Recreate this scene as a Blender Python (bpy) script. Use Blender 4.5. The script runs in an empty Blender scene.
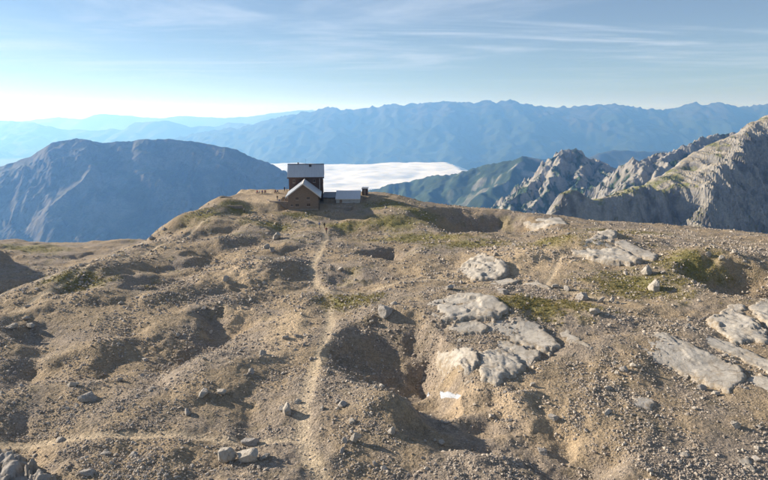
import bpy, bmesh, math, random
import numpy as np
from mathutils import Vector, Matrix

random.seed(7)
rng = np.random.default_rng(7)
R = math.radians
S = bpy.context.scene
COL = S.collection

# ------------------------------------------------------------------ camera, sky, sun, exposure
CAMZ, PITCH, F = 30.0, R(12.0), 603.0          # metres above the nominal ground, tilt, focal length in photo pixels
cd = bpy.data.cameras.new('camera'); cam = bpy.data.objects.new('camera', cd); COL.objects.link(cam)
cam.location = (0, 0, CAMZ); cam.rotation_euler = (R(90) - PITCH, 0, 0)
cd.sensor_width = 36; cd.lens = 36 * F / 768; cd.clip_start = 0.5; cd.clip_end = 200000
S.camera = cam

SUN_EL, SUN_AZ = R(20), R(-69)               # azimuth from +Y, negative to the left
sdir = Vector((math.sin(SUN_AZ) * math.cos(SUN_EL), math.cos(SUN_AZ) * math.cos(SUN_EL), math.sin(SUN_EL)))
W = bpy.data.worlds.new('World'); S.world = W; W.use_nodes = True
nt = W.node_tree; nt.nodes.clear()
def wn(t, **k):
    n = nt.nodes.new(t)
    for a, b in k.items(): setattr(n, a, b)
    return n
sky = wn('ShaderNodeTexSky', sky_type='NISHITA', sun_disc=False, sun_elevation=SUN_EL, sun_rotation=SUN_AZ,
         altitude=2000, air_density=1.0, dust_density=0.3, ozone_density=3.0)
# thin cirrus: noise on a horizontal layer high above (direction divided by its height)
tc = wn('ShaderNodeTexCoord'); sep = wn('ShaderNodeSeparateXYZ'); nt.links.new(tc.outputs['Generated'], sep.inputs[0])
zz = wn('ShaderNodeMath', operation='MAXIMUM'); zz.inputs[1].default_value = 0.012; nt.links.new(sep.outputs[2], zz.inputs[0])
dx = wn('ShaderNodeMath', operation='DIVIDE'); dy = wn('ShaderNodeMath', operation='DIVIDE')
nt.links.new(sep.outputs[0], dx.inputs[0]); nt.links.new(zz.outputs[0], dx.inputs[1])
nt.links.new(sep.outputs[1], dy.inputs[0]); nt.links.new(zz.outputs[0], dy.inputs[1])
cmb = wn('ShaderNodeCombineXYZ'); nt.links.new(dx.outputs[0], cmb.inputs[0]); nt.links.new(dy.outputs[0], cmb.inputs[1])
def cirrus(scale, rot, stretch, loc, detail, lo, hi):
    mp = wn('ShaderNodeMapping'); mp.inputs['Scale'].default_value = (scale * stretch, scale, 1); mp.inputs['Rotation'].default_value = (0, 0, rot)
    mp.inputs['Location'].default_value = loc
    nz = wn('ShaderNodeTexNoise'); nz.inputs['Scale'].default_value = 1; nz.inputs['Detail'].default_value = detail
    nz.inputs['Roughness'].default_value = 0.62; nz.inputs['Distortion'].default_value = 0.7
    mr = wn('ShaderNodeMapRange', interpolation_type='SMOOTHSTEP'); mr.inputs[1].default_value = lo; mr.inputs[2].default_value = hi
    nt.links.new(cmb.outputs[0], mp.inputs[0]); nt.links.new(mp.outputs[0], nz.inputs[0]); nt.links.new(nz.outputs[0], mr.inputs[0])
    return mr.outputs[0]
c1 = cirrus(0.16, 0.151, 0.8, (9.519, 21.769, 0), 10, 0.46, 0.74)
c2 = cirrus(0.30, -0.869, 0.45, (14.798, 24.157, 0), 11, 0.48, 0.76)
cs = wn('ShaderNodeMath', operation='MAXIMUM'); nt.links.new(c1, cs.inputs[0]); nt.links.new(c2, cs.inputs[1])
fac = wn('ShaderNodeMath', operation='MULTIPLY_ADD'); fac.inputs[1].default_value = 0.66; fac.inputs[2].default_value = 0.12; nt.links.new(cs.outputs[0], fac.inputs[0])
low = wn('ShaderNodeMapRange', interpolation_type='SMOOTHSTEP'); low.inputs[1].default_value = 0.02; low.inputs[2].default_value = 0.09; nt.links.new(sep.outputs[2], low.inputs[0])
fad = wn('ShaderNodeMath', operation='MULTIPLY'); nt.links.new(fac.outputs[0], fad.inputs[0]); nt.links.new(low.outputs[0], fad.inputs[1])   # cirrus thins out into the horizon
mix = wn('ShaderNodeMix', data_type='RGBA'); mix.inputs[7].default_value = (7.8, 8.8, 10.4, 1)
nt.links.new(fad.outputs[0], mix.inputs[0]); nt.links.new(sky.outputs[0], mix.inputs[6])
bg = wn('ShaderNodeBackground'); bg.inputs['Strength'].default_value = 0.052
wo = wn('ShaderNodeOutputWorld'); nt.links.new(mix.outputs[2], bg.inputs[0]); nt.links.new(bg.outputs[0], wo.inputs[0])

sl = bpy.data.lights.new('sun', 'SUN'); sl.energy = 4.9; sl.angle = R(0.5); sl.color = (1.0, 0.91, 0.80)
so = bpy.data.objects.new('sun', sl); COL.objects.link(so); so.rotation_euler = (-sdir).to_track_quat('-Z', 'Y').to_euler()

S.view_settings.view_transform = 'Standard'; S.view_settings.look = 'None'
S.view_settings.exposure = 0.94; S.view_settings.gamma = 1.0; S.view_settings.use_curve_mapping = False
S.render.engine = 'CYCLES'
cy = S.cycles
cy.use_denoising = True; cy.max_bounces = 5; cy.diffuse_bounces = 2; cy.glossy_bounces = 2; cy.volume_bounces = 2
cy.use_adaptive_sampling = True; cy.adaptive_threshold = 0.02
cy.volume_step_rate = 4.0

# ------------------------------------------------------------------ geometry helpers
CP, SP = math.cos(PITCH), math.sin(PITCH)
def ray(px, py):
    px = np.asarray(px, float); py = np.asarray(py, float)
    u = (px - 384) / F; v = (240 - py) / F
    return u, CP + v * SP, -SP + v * CP
def P(px, py, Y):                                # the point seen at a photo pixel, Y metres ahead
    a, b, c = ray(px, py); t = np.asarray(Y, float) / b
    return a * t, b * t, CAMZ + c * t

def hash01(ix, iy, seed):
    h = (ix.astype(np.int64) * 374761393 + iy.astype(np.int64) * 668265263 + seed * 974711) & 0xFFFFFFFF
    h = ((h ^ (h >> 13)) * 1274126177) & 0xFFFFFFFF
    h = ((h ^ (h >> 16)) * 2246822519) & 0xFFFFFFFF
    return ((h ^ (h >> 15)) & 0xFFFFFF) / float(0x1000000)
def perlin(x, y, seed=0):
    x = np.asarray(x, float); y = np.asarray(y, float)
    ix = np.floor(x); iy = np.floor(y); fx = x - ix; fy = y - iy
    ix = ix.astype(np.int64); iy = iy.astype(np.int64)
    u = fx * fx * fx * (fx * (fx * 6 - 15) + 10); v = fy * fy * fy * (fy * (fy * 6 - 15) + 10)
    def g(a, b, dx, dy):
        t = hash01(ix + a, iy + b, seed) * 2 * math.pi
        return np.cos(t) * dx + np.sin(t) * dy
    n00 = g(0, 0, fx, fy); n10 = g(1, 0, fx - 1, fy); n01 = g(0, 1, fx, fy - 1); n11 = g(1, 1, fx - 1, fy - 1)
    return 1.45 * ((n00 * (1 - u) + n10 * u) * (1 - v) + (n01 * (1 - u) + n11 * u) * v)
def fbm(x, y, octs, seed=0, gain=0.5, lac=2.03):
    s = 0; a = 1.0
    for k in range(octs):
        s = s + a * perlin(x, y, seed + k * 17); x = x * lac + 3.7; y = y * lac - 1.3; a *= gain
    return s
def ridged(x, y, octs, seed=0, gain=0.5, lac=2.1):
    s = 0; a = 1.0; w = 1.0
    for k in range(octs):
        n = 1 - np.abs(perlin(x, y, seed + k * 13)); n = n * n * w
        w = np.clip(n * 1.6, 0, 1); s = s + a * n; x = x * lac + 1.9; y = y * lac + 5.1; a *= gain
    return s
def sstep(a, b, x):
    t = np.clip((x - a) / (b - a), 0, 1); return t * t * (3 - 2 * t)

def rbf_fit(pts, c):
    p = np.array(pts, float); xy = p[:, :2]; z = p[:, 2]; n = len(p)
    d2 = ((xy[:, None, :] - xy[None, :, :]) ** 2).sum(-1)
    K = np.sqrt(d2 + c * c)
    A = np.zeros((n + 3, n + 3)); A[:n, :n] = K + np.eye(n) * 1e-6 ; A[:n, n] = 1; A[:n, n + 1:] = xy; A[n, :n] = 1; A[n + 1:, :n] = xy.T
    w = np.linalg.solve(A, np.concatenate([z, np.zeros(3)]))
    def f(x, y):
        out = w[n] + w[n + 1] * x + w[n + 2] * y
        for k in range(n):
            out = out + w[k] * np.sqrt((x - xy[k, 0]) ** 2 + (y - xy[k, 1]) ** 2 + c * c)
        return out
    return f

def seg_dist(x, y, pl):
    """distance to a polyline and the value interpolated along it (third column)"""
    best = np.full(x.shape, 1e18); val = np.zeros(x.shape)
    for (a, b) in zip(pl[:-1], pl[1:]):
        ax, ay, az = a; bx, by, bz = b
        dx, dy = bx - ax, by - ay; L2 = dx * dx + dy * dy + 1e-9
        t = np.clip(((x - ax) * dx + (y - ay) * dy) / L2, 0, 1)
        d = (x - ax - t * dx) ** 2 + (y - ay - t * dy) ** 2
        m = d < best; best = np.where(m, d, best); val = np.where(m, az + t * (bz - az), val)
    return np.sqrt(best), val

def mesh_np(name, co, quads, mat, smooth=True, color=None, tris=False):
    me = bpy.data.meshes.new(name); k = 3 if tris else 4
    co = np.ascontiguousarray(co, dtype=np.float32); q = np.ascontiguousarray(quads, dtype=np.int32)
    me.vertices.add(len(co)); me.vertices.foreach_set('co', co.ravel())
    me.loops.add(q.size); me.loops.foreach_set('vertex_index', q.ravel())
    me.polygons.add(len(q)); me.polygons.foreach_set('loop_start', np.arange(0, q.size, k, dtype=np.int32))
    me.update(calc_edges=True)
    me.polygons.foreach_set('use_smooth', np.full(len(q), smooth))
    if color is not None:
        at = me.color_attributes.new('Col', 'FLOAT_COLOR', 'POINT')
        c4 = np.ones((len(co), 4), np.float32); c4[:, :color.shape[1]] = color; at.data.foreach_set('color', c4.ravel())
    if mat: me.materials.append(mat)
    me.validate()
    return me
def grid_quads(nr, nc):
    i = np.arange(nr * nc).reshape(nr, nc)
    return np.stack([i[:-1, :-1], i[:-1, 1:], i[1:, 1:], i[1:, :-1]], -1).reshape(-1, 4)
def link(name, me, parent=None, label=None, cat=None, group=None, kind=None):
    o = bpy.data.objects.new(name, me); COL.objects.link(o)
    if parent: o.parent = parent
    if label: o['label'] = label
    if cat: o['category'] = cat
    if group: o['group'] = group
    if kind: o['kind'] = kind
    return o

# ------------------------------------------------------------------ materials
def new_mat(name):
    m = bpy.data.materials.new(name); m.use_nodes = True
    t = m.node_tree; t.nodes.clear()
    out = t.nodes.new('ShaderNodeOutputMaterial'); b = t.nodes.new('ShaderNodeBsdfPrincipled')
    t.links.new(b.outputs[0], out.inputs[0]); b.inputs['Roughness'].default_value = 0.9
    b.inputs['Specular IOR Level'].default_value = 0.2
    return m, t, b
def n_noise(t, scale, detail=6, rough=0.6, vec=None, mapscale=None):
    n = t.nodes.new('ShaderNodeTexNoise'); n.inputs['Scale'].default_value = scale; n.inputs['Detail'].default_value = detail; n.inputs['Roughness'].default_value = rough
    if vec is not None:
        if mapscale:
            mp = t.nodes.new('ShaderNodeMapping'); mp.inputs['Scale'].default_value = mapscale; t.links.new(vec, mp.inputs[0]); vec = mp.outputs[0]
        t.links.new(vec, n.inputs['Vector'])
    return n.outputs[0]
def n_range(t, v, a, b, c, d):
    m = t.nodes.new('ShaderNodeMapRange'); m.inputs[1].default_value = a; m.inputs[2].default_value = b; m.inputs[3].default_value = c; m.inputs[4].default_value = d
    t.links.new(v, m.inputs[0]); return m.outputs[0]
def n_mul(t, col, val):
    m = t.nodes.new('ShaderNodeVectorMath'); m.operation = 'SCALE'; t.links.new(col, m.inputs[0]); t.links.new(val, m.inputs['Scale']); return m.outputs[0]
def n_mix(t, f, a, b):
    m = t.nodes.new('ShaderNodeMix'); m.data_type = 'RGBA'
    if isinstance(f, float): m.inputs[0].default_value = f
    else: t.links.new(f, m.inputs[0])
    for i, c in ((6, a), (7, b)):
        if isinstance(c, tuple): m.inputs[i].default_value = c if len(c) == 4 else (*c, 1)
        else: t.links.new(c, m.inputs[i])
    return m.outputs[2]
def n_bump(t, b, h, strength, dist):
    bp = t.nodes.new('ShaderNodeBump'); bp.inputs['Strength'].default_value = strength; bp.inputs['Distance'].default_value = dist
    t.links.new(h, bp.inputs['Height']); t.links.new(bp.outputs[0], b.inputs['Normal']); return bp
def objco(t, which='Object'):
    return t.nodes.new('ShaderNodeTexCoord').outputs[which]
def attr_col(t, name='Col'):
    a = t.nodes.new('ShaderNodeAttribute'); a.attribute_name = name; return a.outputs['Color']

def vertex_mat(name, s1, s2, var1, var2, bump, bdist, rough=0.95):
    """albedo from the mesh's colour layer, broken up by two scales of noise, with fine relief"""
    m, t, b = new_mat(name); co = objco(t)
    a = n_noise(t, s1, 7, 0.65, co); c = n_noise(t, s2, 4, 0.6, co)
    col = n_mul(t, attr_col(t), n_range(t, a, 0.25, 0.75, 1 - var1, 1 + var1))
    col = n_mul(t, col, n_range(t, c, 0.3, 0.7, 1 - var2, 1 + var2))
    t.links.new(col, b.inputs['Base Color']); b.inputs['Roughness'].default_value = rough
    n_bump(t, b, a, bump, bdist)
    return m
M = {}
def pebble_ground():
    m, t, b = new_mat('stony_ground'); co = objco(t)
    n1 = n_noise(t, 1.3, 7, 0.68, co); n2 = n_noise(t, 7.0, 5, 0.65, co)
    wv = t.nodes.new('ShaderNodeVectorMath'); wv.operation = 'ADD'; sc = t.nodes.new('ShaderNodeVectorMath'); sc.operation = 'SCALE'; sc.inputs['Scale'].default_value = 0.22
    nn = t.nodes.new('ShaderNodeTexNoise'); nn.inputs['Scale'].default_value = 3.0; t.links.new(co, nn.inputs['Vector']); t.links.new(nn.outputs['Color'], sc.inputs[0]); t.links.new(sc.outputs[0], wv.inputs[0]); t.links.new(co, wv.inputs[1])
    hs = []; col = n_mul(t, attr_col(t), n_range(t, n1, 0.25, 0.75, 0.78, 1.22))
    for scale, var in ((3.2, 0.13), (9.0, 0.20)):
        v = t.nodes.new('ShaderNodeTexVoronoi'); v.inputs['Scale'].default_value = scale; t.links.new(wv.outputs[0], v.inputs['Vector'])
        sp = t.nodes.new('ShaderNodeSeparateColor'); t.links.new(v.outputs['Color'], sp.inputs[0])
        col = n_mul(t, col, n_range(t, sp.outputs[0], 0, 1, 1 - var, 1 + var)); hs.append((v.outputs['Distance'], sp.outputs[1], scale))
    col = n_mul(t, col, n_range(t, n2, 0.3, 0.7, 0.80, 1.2))
    t.links.new(col, b.inputs['Base Color']); b.inputs['Roughness'].default_value = 0.95
    acc = n1
    for d, rnd, scale in hs:                       # domed pebbles standing to different heights
        q = t.nodes.new('ShaderNodeMath'); q.operation = 'MULTIPLY'; t.links.new(n_range(t, d, 0.0, 0.7, 1.0, 0.0), q.inputs[0]); t.links.new(rnd, q.inputs[1])
        w = t.nodes.new('ShaderNodeMath'); w.operation = 'MULTIPLY_ADD'; t.links.new(q.outputs[0], w.inputs[0]); w.inputs[1].default_value = 1.3 / scale; t.links.new(acc, w.inputs[2]); acc = w.outputs[0]
    n_bump(t, b, acc, 0.9, 0.30)
    return m
M['ground'] = pebble_ground()

# ------------------------------------------------------------------ near terrain
anchor_px = [  # photo x, photo y, metres ahead
    # foreground, nearly flat
    (-120, 480, 46), (60, 480, 45), (220, 480, 45), (384, 480, 44.5), (560, 480, 45), (700, 480, 46), (900, 480, 47),
    (-150, 420, 55), (100, 420, 55), (300, 420, 54.5), (560, 420, 53.5), (768, 420, 54), (900, 420, 54),
    (-100, 360, 71), (60, 360, 71), (200, 360, 70), (310, 360, 69), (450, 350, 70.5), (560, 360, 67), (700, 360, 67), (860, 360, 67),
    (0, 318, 86), (120, 310, 88), (250, 310, 88), (330, 305, 89), (430, 300, 90), (540, 310, 84), (660, 310, 83), (768, 320, 80), (900, 320, 80),
    (-60, 322, 84), (0, 300, 96), (60, 276, 109), (100, 259, 122), (140, 244, 140),
    (160, 262, 124), (220, 265, 118), (300, 270, 113), (380, 280, 106), (470, 285, 101), (560, 280, 100), (650, 270, 104), (740, 262, 107), (850, 265, 104),
    (180, 236, 148), (230, 235, 150), (290, 238, 147), (350, 245, 139), (420, 240, 146), (500, 245, 134), (600, 240, 132), (680, 245, 126), (768, 250, 122),
    # hut knoll
    (170, 223, 163), (200, 208, 173), (225, 199, 180), (250, 192.5, 191), (285, 190.5, 195), (262, 208, 177), (303, 211, 177), (330, 212, 178), (345, 206, 186), (365, 193.5, 195),
    (240, 214, 172), (310, 224, 163), (360, 222, 165), (400, 198.5, 192), (425, 203, 192), (440, 216, 176), (410, 226, 160),
    # gully right of the knoll, right hand ridge
    (470, 227, 172), (500, 230, 160), (452, 206, 212), (480, 207, 206), (510, 210, 200), (545, 214, 193), (590, 222, 184), (640, 225, 182), (690, 228, 180), (735, 230, 178), (768, 235, 172), (900, 245, 160),
    (560, 232, 150), (640, 233, 158), (720, 240, 150),
    # valley and shelf to the left
    (-150, 330, 125), (-100, 310, 140), (0, 296, 150), (30, 281, 165), (0, 268, 190), (70, 263, 200), (105, 258, 205), (0, 246, 246), (60, 242, 250), (110, 243, 247), (135, 243.5, 245), (-150, 250, 240),
    (0, 328, 124), (60, 298, 138), (100, 277, 152), (138, 262, 172), (-80, 352, 112),
    (170, 236, 225), (230, 215, 225), (300, 205, 222), (380, 205, 222),
]
anchors = [tuple(float(v) for v in P(*a)) for a in anchor_px]
base_f = rbf_fit(anchors, 6.0)

crest_px = [(-500, 245), (-150, 245), (0, 250), (135, 249), (200, 222), (250, 202), (300, 204), (365, 200), (400, 197), (425, 198), (455, 214), (510, 203), (545, 197), (590, 188), (690, 184), (768, 177), (900, 166), (1400, 150)]
crest_u = np.array([(a - 384) / F for a, b in crest_px]); crest_y = np.array([b for a, b in crest_px], float)

def find(px, py, hf, y0=30, y1=330, n=700):
    """where the sight line through a photo pixel meets a height function"""
    px = np.atleast_1d(np.asarray(px, float)); py = np.atleast_1d(np.asarray(py, float))
    ys = np.geomspace(y0, y1, n); a, b, c = ray(px, py)
    t = ys[:, None] / b[None, :]
    X = a[None, :] * t; Yv = np.broadcast_to(ys[:, None], X.shape); Z = CAMZ + c[None, :] * t
    below = Z < hf(X, Yv)
    k = np.where(below.any(0), below.argmax(0), n - 1)
    lo = np.maximum(k - 1, 0)
    ya, yb = ys[lo], ys[k]
    for _ in range(14):
        ym = (ya + yb) / 2; tt = ym / b
        bl = (CAMZ + c * tt) < hf(a * tt, ym)
        yb = np.where(bl, ym, yb); ya = np.where(bl, ya, ym)
    tt = yb / b
    return a * tt, yb, CAMZ + c * tt

# hollows: photo x, y, half width, half length (m), depth, turn, profile power
hollow_px = [
    (410, 352, 12.0, 14.0, 6.4, 0.12, 1.0, 0.48), (458, 394, 10.0, 7.0, 2.9, -0.3, 1.3, 0.8), (526, 433, 13.0, 8.0, 3.0, -0.25, 1.35, 0.9),
    (343, 275, 4.8, 5.0, 2.4, 0.0, 1.2), (388, 254, 9.0, 8.5, 3.4, 0.0, 1.3), (322, 352, 0.1, 0.1, 0.0, 0, 1),
    (166, 280, 8.5, 11.0, 3.0, 0.1, 1.35), (222, 316, 7.5, 7.0, 2.6, -0.2, 1.35), (66, 368, 13.0, 6.0, 2.4, 0.2, 1.35), (128, 302, 7.5, 7.0, 1.6, 0, 1.4), (118, 336, 8.0, 6.0, 1.6, 0.3, 1.4),
    (205, 252, 6.5, 7.0, 2.2, 0, 1.3), (750, 280, 11.0, 13.0, 4.8, 0.15, 1.3), (494, 226, 27.0, 22.0, 7.5, 0.1, 1.3, 0.7), (575, 228, 9.0, 6.0, 2.0, 0, 1.3),
    (655, 240, 7.0, 6.0, 1.4, 0, 1.3), (150, 388, 5.5, 3.4, 1.5, 0.2, 1.3), (200, 343, 4.5, 4.0, 1.5, 0, 1.3),
    (640, 282, 4.0, 3.5, 0.9, 0, 1.3), (250, 350, 3.0, 3.0, 0.8, 0, 1.3), (560, 423, 3.0, 2.0, 0.25, 0.1, 1.3), (435, 425, 2.6, 2.0, 1.0, 0, 1.2), (100, 452, 4.5, 1.3, 0.7, 0, 1.3),
    (30, 452, 4.0, 1.0, 0.6, 0, 1.3), (75, 290, 4.5, 4.0, 1.3, 0, 1.3), (255, 285, 5.0, 5.0, 1.2, 0, 1.3), (290, 330, 2.5, 2.5, 0.6, 0, 1.3),
]
mound_px = [(-165, 262, 24, 40, 40.0, 0), (505, 262, 13, 10, 1.9, 0), (612, 246, 12, 9, 2.4, 0), (708, 262, 6.5, 7, 2.6, 0), (470, 312, 9, 7, 1.0, 0), (400, 402, 7, 3.0, 0.9, 0),
            (185, 262, 6, 6, 1.3, 0), (92, 345, 6, 5, 1.0, 0), (120, 268, 8, 8, 1.4, 0), (255, 262, 7, 8, 1.2, 0), (310, 290, 5, 6, 0.9, 0), (560, 250, 9, 7, 1.1, 0)]
hx, hy, _ = find([h[0] for h in hollow_px], [h[1] for h in hollow_px], base_f)
hollows = [(hx[i], hy[i], *h[2:]) for i, h in enumerate(hollow_px)]
mx, my, _ = find([h[0] for h in mound_px], [h[1] for h in mound_px], base_f); mx[0], my[0] = -176.0, 184.0   # unseen hill added left of the valley to shade the far slope
mounds = [(mx[i], my[i], *h[2:]) for i, h in enumerate(mound_px)]

path_px = [  # footpaths: photo pixels, half width in metres
    ([(330, 492), (318, 470), (306, 452), (302, 430), (305, 405), (312, 375), (322, 345), (330, 318), (327, 295), (318, 281), (312, 270), (313, 262), (321, 250), (326, 240), (325, 232), (322, 222), (300, 216)], 0.8),
    ([(302, 437), (250, 441), (180, 437), (90, 439), (0, 437), (-80, 434)], 0.55),
    ([(327, 290), (370, 288), (430, 282), (500, 281), (545, 285), (620, 300)], 0.7),
    ([(545, 285), (560, 262), (600, 258)], 0.6),
    ([(230, 216), (200, 224), (160, 243), (120, 262), (60, 288), (0, 318)], 0.6),
    ([(322, 232), (290, 231), (250, 224), (210, 222)], 0.6),
]
paths = []
for pl, w in path_px:
    a = np.array(pl, float); x, y, z = find(a[:, 0], a[:, 1], base_f); paths.append((np.stack([x, y, z], 1), w))

HUT = (-24.0, 178.0, 1.35); HROT = R(5)         # middle of the gable wall's foot
terrace_pts = np.array([P(250, 194, 190), P(268, 201, 183), P(286, 201, 182), P(290, 190.5, 197), P(262, 190.8, 197)])

def H(x, y, detail=True):
    x = np.asarray(x, float); y = np.asarray(y, float)
    z = base_f(x, y)
    wx = x + 2.4 * fbm(x / 9, y / 9, 3, 5); wy = y + 2.4 * fbm(x / 9 + 40, y / 9, 3, 6)
    # big soft undulation, stronger to the left
    left = sstep(25, -25, x)
    hut = np.exp(-(((x + 18) / 24) ** 2 + ((y - 187) / 17) ** 2) ** 1.5)
    amp = 1 - 0.9 * hut
    z = z + amp * (0.9 + 0.9 * left) * fbm(wx / 24, wy / 24, 2, 11)
    z = z + amp * (0.40 + 0.25 * left) * (0.55 - ridged(wx / 15 + 7, wy / 15, 1, 23)) * 0.9
    z = z + amp * left * sstep(200, 150, y) * 1.35 * perlin((x * 0.86 - y * 0.36) / 10.5 + 0.35 * perlin(x / 16, y / 16, 21), (x * 0.36 + y * 0.86) / 24, 22)
    for (cx, cy_, rx, ry, dep, rot, pw, *kr) in hollows:
        if dep == 0: continue
        kr = kr[0] if kr else 0.85
        c, s = math.cos(rot), math.sin(rot); ux = (wx - cx) * c + (wy - cy_) * s; uy = -(wx - cx) * s + (wy - cy_) * c
        # the bank away from the low sun is the shorter, steeper one
        ux = np.where(ux < 0, ux, ux / kr)
        r = np.sqrt((ux / rx) ** 2 + (uy / ry) ** 2)
        q = np.clip(1 - r, 0, 1); q = q if kr < 0.6 else np.where(q > 0.55, 0.55 + (q - 0.55) * 0.45, q) / 0.7525
        if pw > 1.25: q = q * q * (3 - 2 * q)
        z = z - dep * (0.5 if cx < -6 and cy_ < 135 else 1.0) * q ** pw
    for (cx, cy_, rx, ry, h, rot) in mounds:
        z = z + h * np.exp(-(((wx - cx) / rx) ** 2 + ((wy - cy_) / ry) ** 2))
    # hut ground: a flat yard held by the retaining wall, a lower flat at the gable
    yard = sstep(3.0, 0.0, np.maximum(np.abs(x + 37) - 10, np.abs(y - 190.5) - 8.5))
    z = z * (1 - yard) + yard * (3.35 + 0.10 * (y - 184))
    low = sstep(2.5, 0, np.maximum(np.abs(x + 21.5) - 8, np.abs(y - 181.5) - 5))
    z = z * (1 - low) + low * (1.25 + 0.05 * (y - 177))
    st = sstep(2.5, 0, np.maximum(np.abs(x + 13) - 6.5, np.abs(y - 188.3) - 3.8))
    z = z * (1 - st) + st * (2.05 + 0.04 * (y - 187))
    # ground falls away behind the crest
    u = x / np.maximum(y, 1); yc = np.interp(u, crest_u, crest_y)
    over = np.maximum(0, y - yc)
    z = z - np.where(over > 0, 0.035 * np.minimum(over, 40) ** 1.75 + 0.9 * np.maximum(over - 40, 0), 0)
    if detail:
        flat = 1 - 0.75 * hut
        for pl, w in paths:
            d, _ = seg_dist(x, y, pl); flat = np.minimum(flat, 0.25 + 0.75 * sstep(w * 0.6, w * 2.2, d)); z = z - 0.16 * np.exp(-(d / w) ** 2)
        z = z + flat * (0.26 * fbm(wx / 5.5, wy / 5.5, 2, 31) + (0.05 + 0.12 * sstep(-0.2, 0.6, fbm(x / 17, y / 17, 2, 33))) * fbm(x / 1.6, y / 1.6, 2, 37) + 0.04 * fbm(x / 0.5, y / 0.5, 2, 41))
    return z

NR, NC = 700, 820
az = np.linspace(R(-47), R(47), NC); rr = np.geomspace(22, 440, NR)
AA, RR = np.meshgrid(az, rr)
TX = RR * np.sin(AA); TY = RR * np.cos(AA); TZ = H(TX, TY)

def mask_px(x, y, z, blobs):
    """soft patches placed where the photograph shows them: (x, y, half width, half height) in photo pixels of their centre -> metres on the ground"""
    out = np.zeros(x.shape)
    bx, by, _ = find([b[0] for b in blobs], [b[1] for b in blobs], lambda a, b: H(a, b, False), n=400)
    for i, b in enumerate(blobs):
        rx = b[2] * by[i] / F; ry = b[3] * by[i] / F / 0.24
        out = np.maximum(out, np.exp(-(((x - bx[i]) / rx) ** 2 + ((y - by[i]) / ry) ** 2)))
    return out
GRASS_PX = [(420, 240, 60, 8), (540, 305, 60, 9), (640, 285, 60, 12), (620, 232, 60, 7), (300, 216, 24, 3), (340, 226, 30, 4), (385, 205, 24, 5), (30, 248, 40, 6), (205, 214, 24, 5),
            (690, 258, 40, 8), (350, 300, 40, 7), (470, 245, 50, 5), (270, 225, 30, 4), (560, 240, 40, 6), (395, 222, 40, 6), (80, 280, 40, 6), (420, 212, 24, 5), (235, 207, 20, 4)]
def grass_amount(x, y):
    n1 = fbm(x / 14, y / 14, 4, 51); n2 = fbm(x / 4, y / 4, 4, 52); n3 = fbm(x / 1.1, y / 1.1, 3, 53); gr = mask_px(x, y, None, GRASS_PX)
    g = np.clip(sstep(0.05, 0.75, gr * 0.95 + 0.55 * n2 + 0.25 * n3) * 0.75 * (0.25 + gr), 0, 0.85)
    return np.maximum(g, 0.35 * sstep(0.25, 0.8, n1 * 0.6 + n2 * 0.7) * sstep(80, 105, y))
def ground_color(x, y, z):
    n1 = fbm(x / 14, y / 14, 4, 51); n2 = fbm(x / 4, y / 4, 4, 52); n3 = fbm(x / 1.1, y / 1.1, 3, 53)
    soil = np.array([0.245, 0.192, 0.130]); scree = np.array([0.228, 0.190, 0.152]); grass = np.array([0.150, 0.140, 0.048])
    pale = np.array([0.40, 0.31, 0.205]); dark = np.array([0.115, 0.092, 0.070]); ochre = np.array([0.35, 0.27, 0.18])
    k = sstep(-0.35, 0.45, n1 + 0.5 * n2)[..., None]
    c = soil * (1 - k) + scree * k
    k = (0.45 * sstep(0.15, 0.7, n2 + 0.4 * n3))[..., None]; c = c * (1 - k) + dark * k
    g = grass_amount(x, y)[..., None]
    c = c * (1 - g) + grass * g
    pm = mask_px(x, y, z, [(505, 262, 45, 12), (535, 256, 40, 10), (450, 275, 16, 6), (600, 246, 40, 9), (262, 200, 30, 6), (240, 322, 16, 10), (290, 330, 26, 20), (240, 270, 20, 10), (255, 192, 30, 3)])
    p = np.clip(0.8 * sstep(0.1, 0.8, pm + 0.35 * n2), 0, 0.8)[..., None]; c = c * (1 - p) + pale * p
    om = mask_px(x, y, z, [(535, 402, 30, 16), (560, 415, 30, 14), (505, 390, 24, 12), (42, 458, 18, 5), (240, 318, 12, 8), (470, 400, 30, 6)])
    p = np.clip(0.6 * sstep(0.15, 0.8, om + 0.3 * n2), 0, 0.8)[..., None]; c = c * (1 - p) + ochre * p
    for pl, w in paths:
        d, _ = seg_dist(x, y, pl); d = d + 0.35 * w * n3
        p = (0.62 * sstep(w * 1.5, w * 0.35, d))[..., None]; c = c * (1 - p) + np.array([0.42, 0.345, 0.245]) * p
    return np.clip(c * np.array([1.20, 1.18, 1.14]), 0.01, 1)
tcol = ground_color(TX, TY, TZ)
co = np.stack([TX, TY, TZ], -1).reshape(-1, 3)
link('terrain', mesh_np('terrain', co, grid_quads(NR, NC), M['ground'], True, tcol.reshape(-1, 3)),
     label='stony brown karst plateau with hollows, footpaths and thin grass', cat='ground', kind='structure')
# ------------------------------------------------------------------ mountains beyond
M['mountain'] = vertex_mat('mountain_rock', 0.02, 0.09, 0.22, 0.20, 0.8, 7.0)
M['near_mountain'] = vertex_mat('near_mountain_rock', 0.06, 0.3, 0.25, 0.22, 0.8, 2.2)

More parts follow.
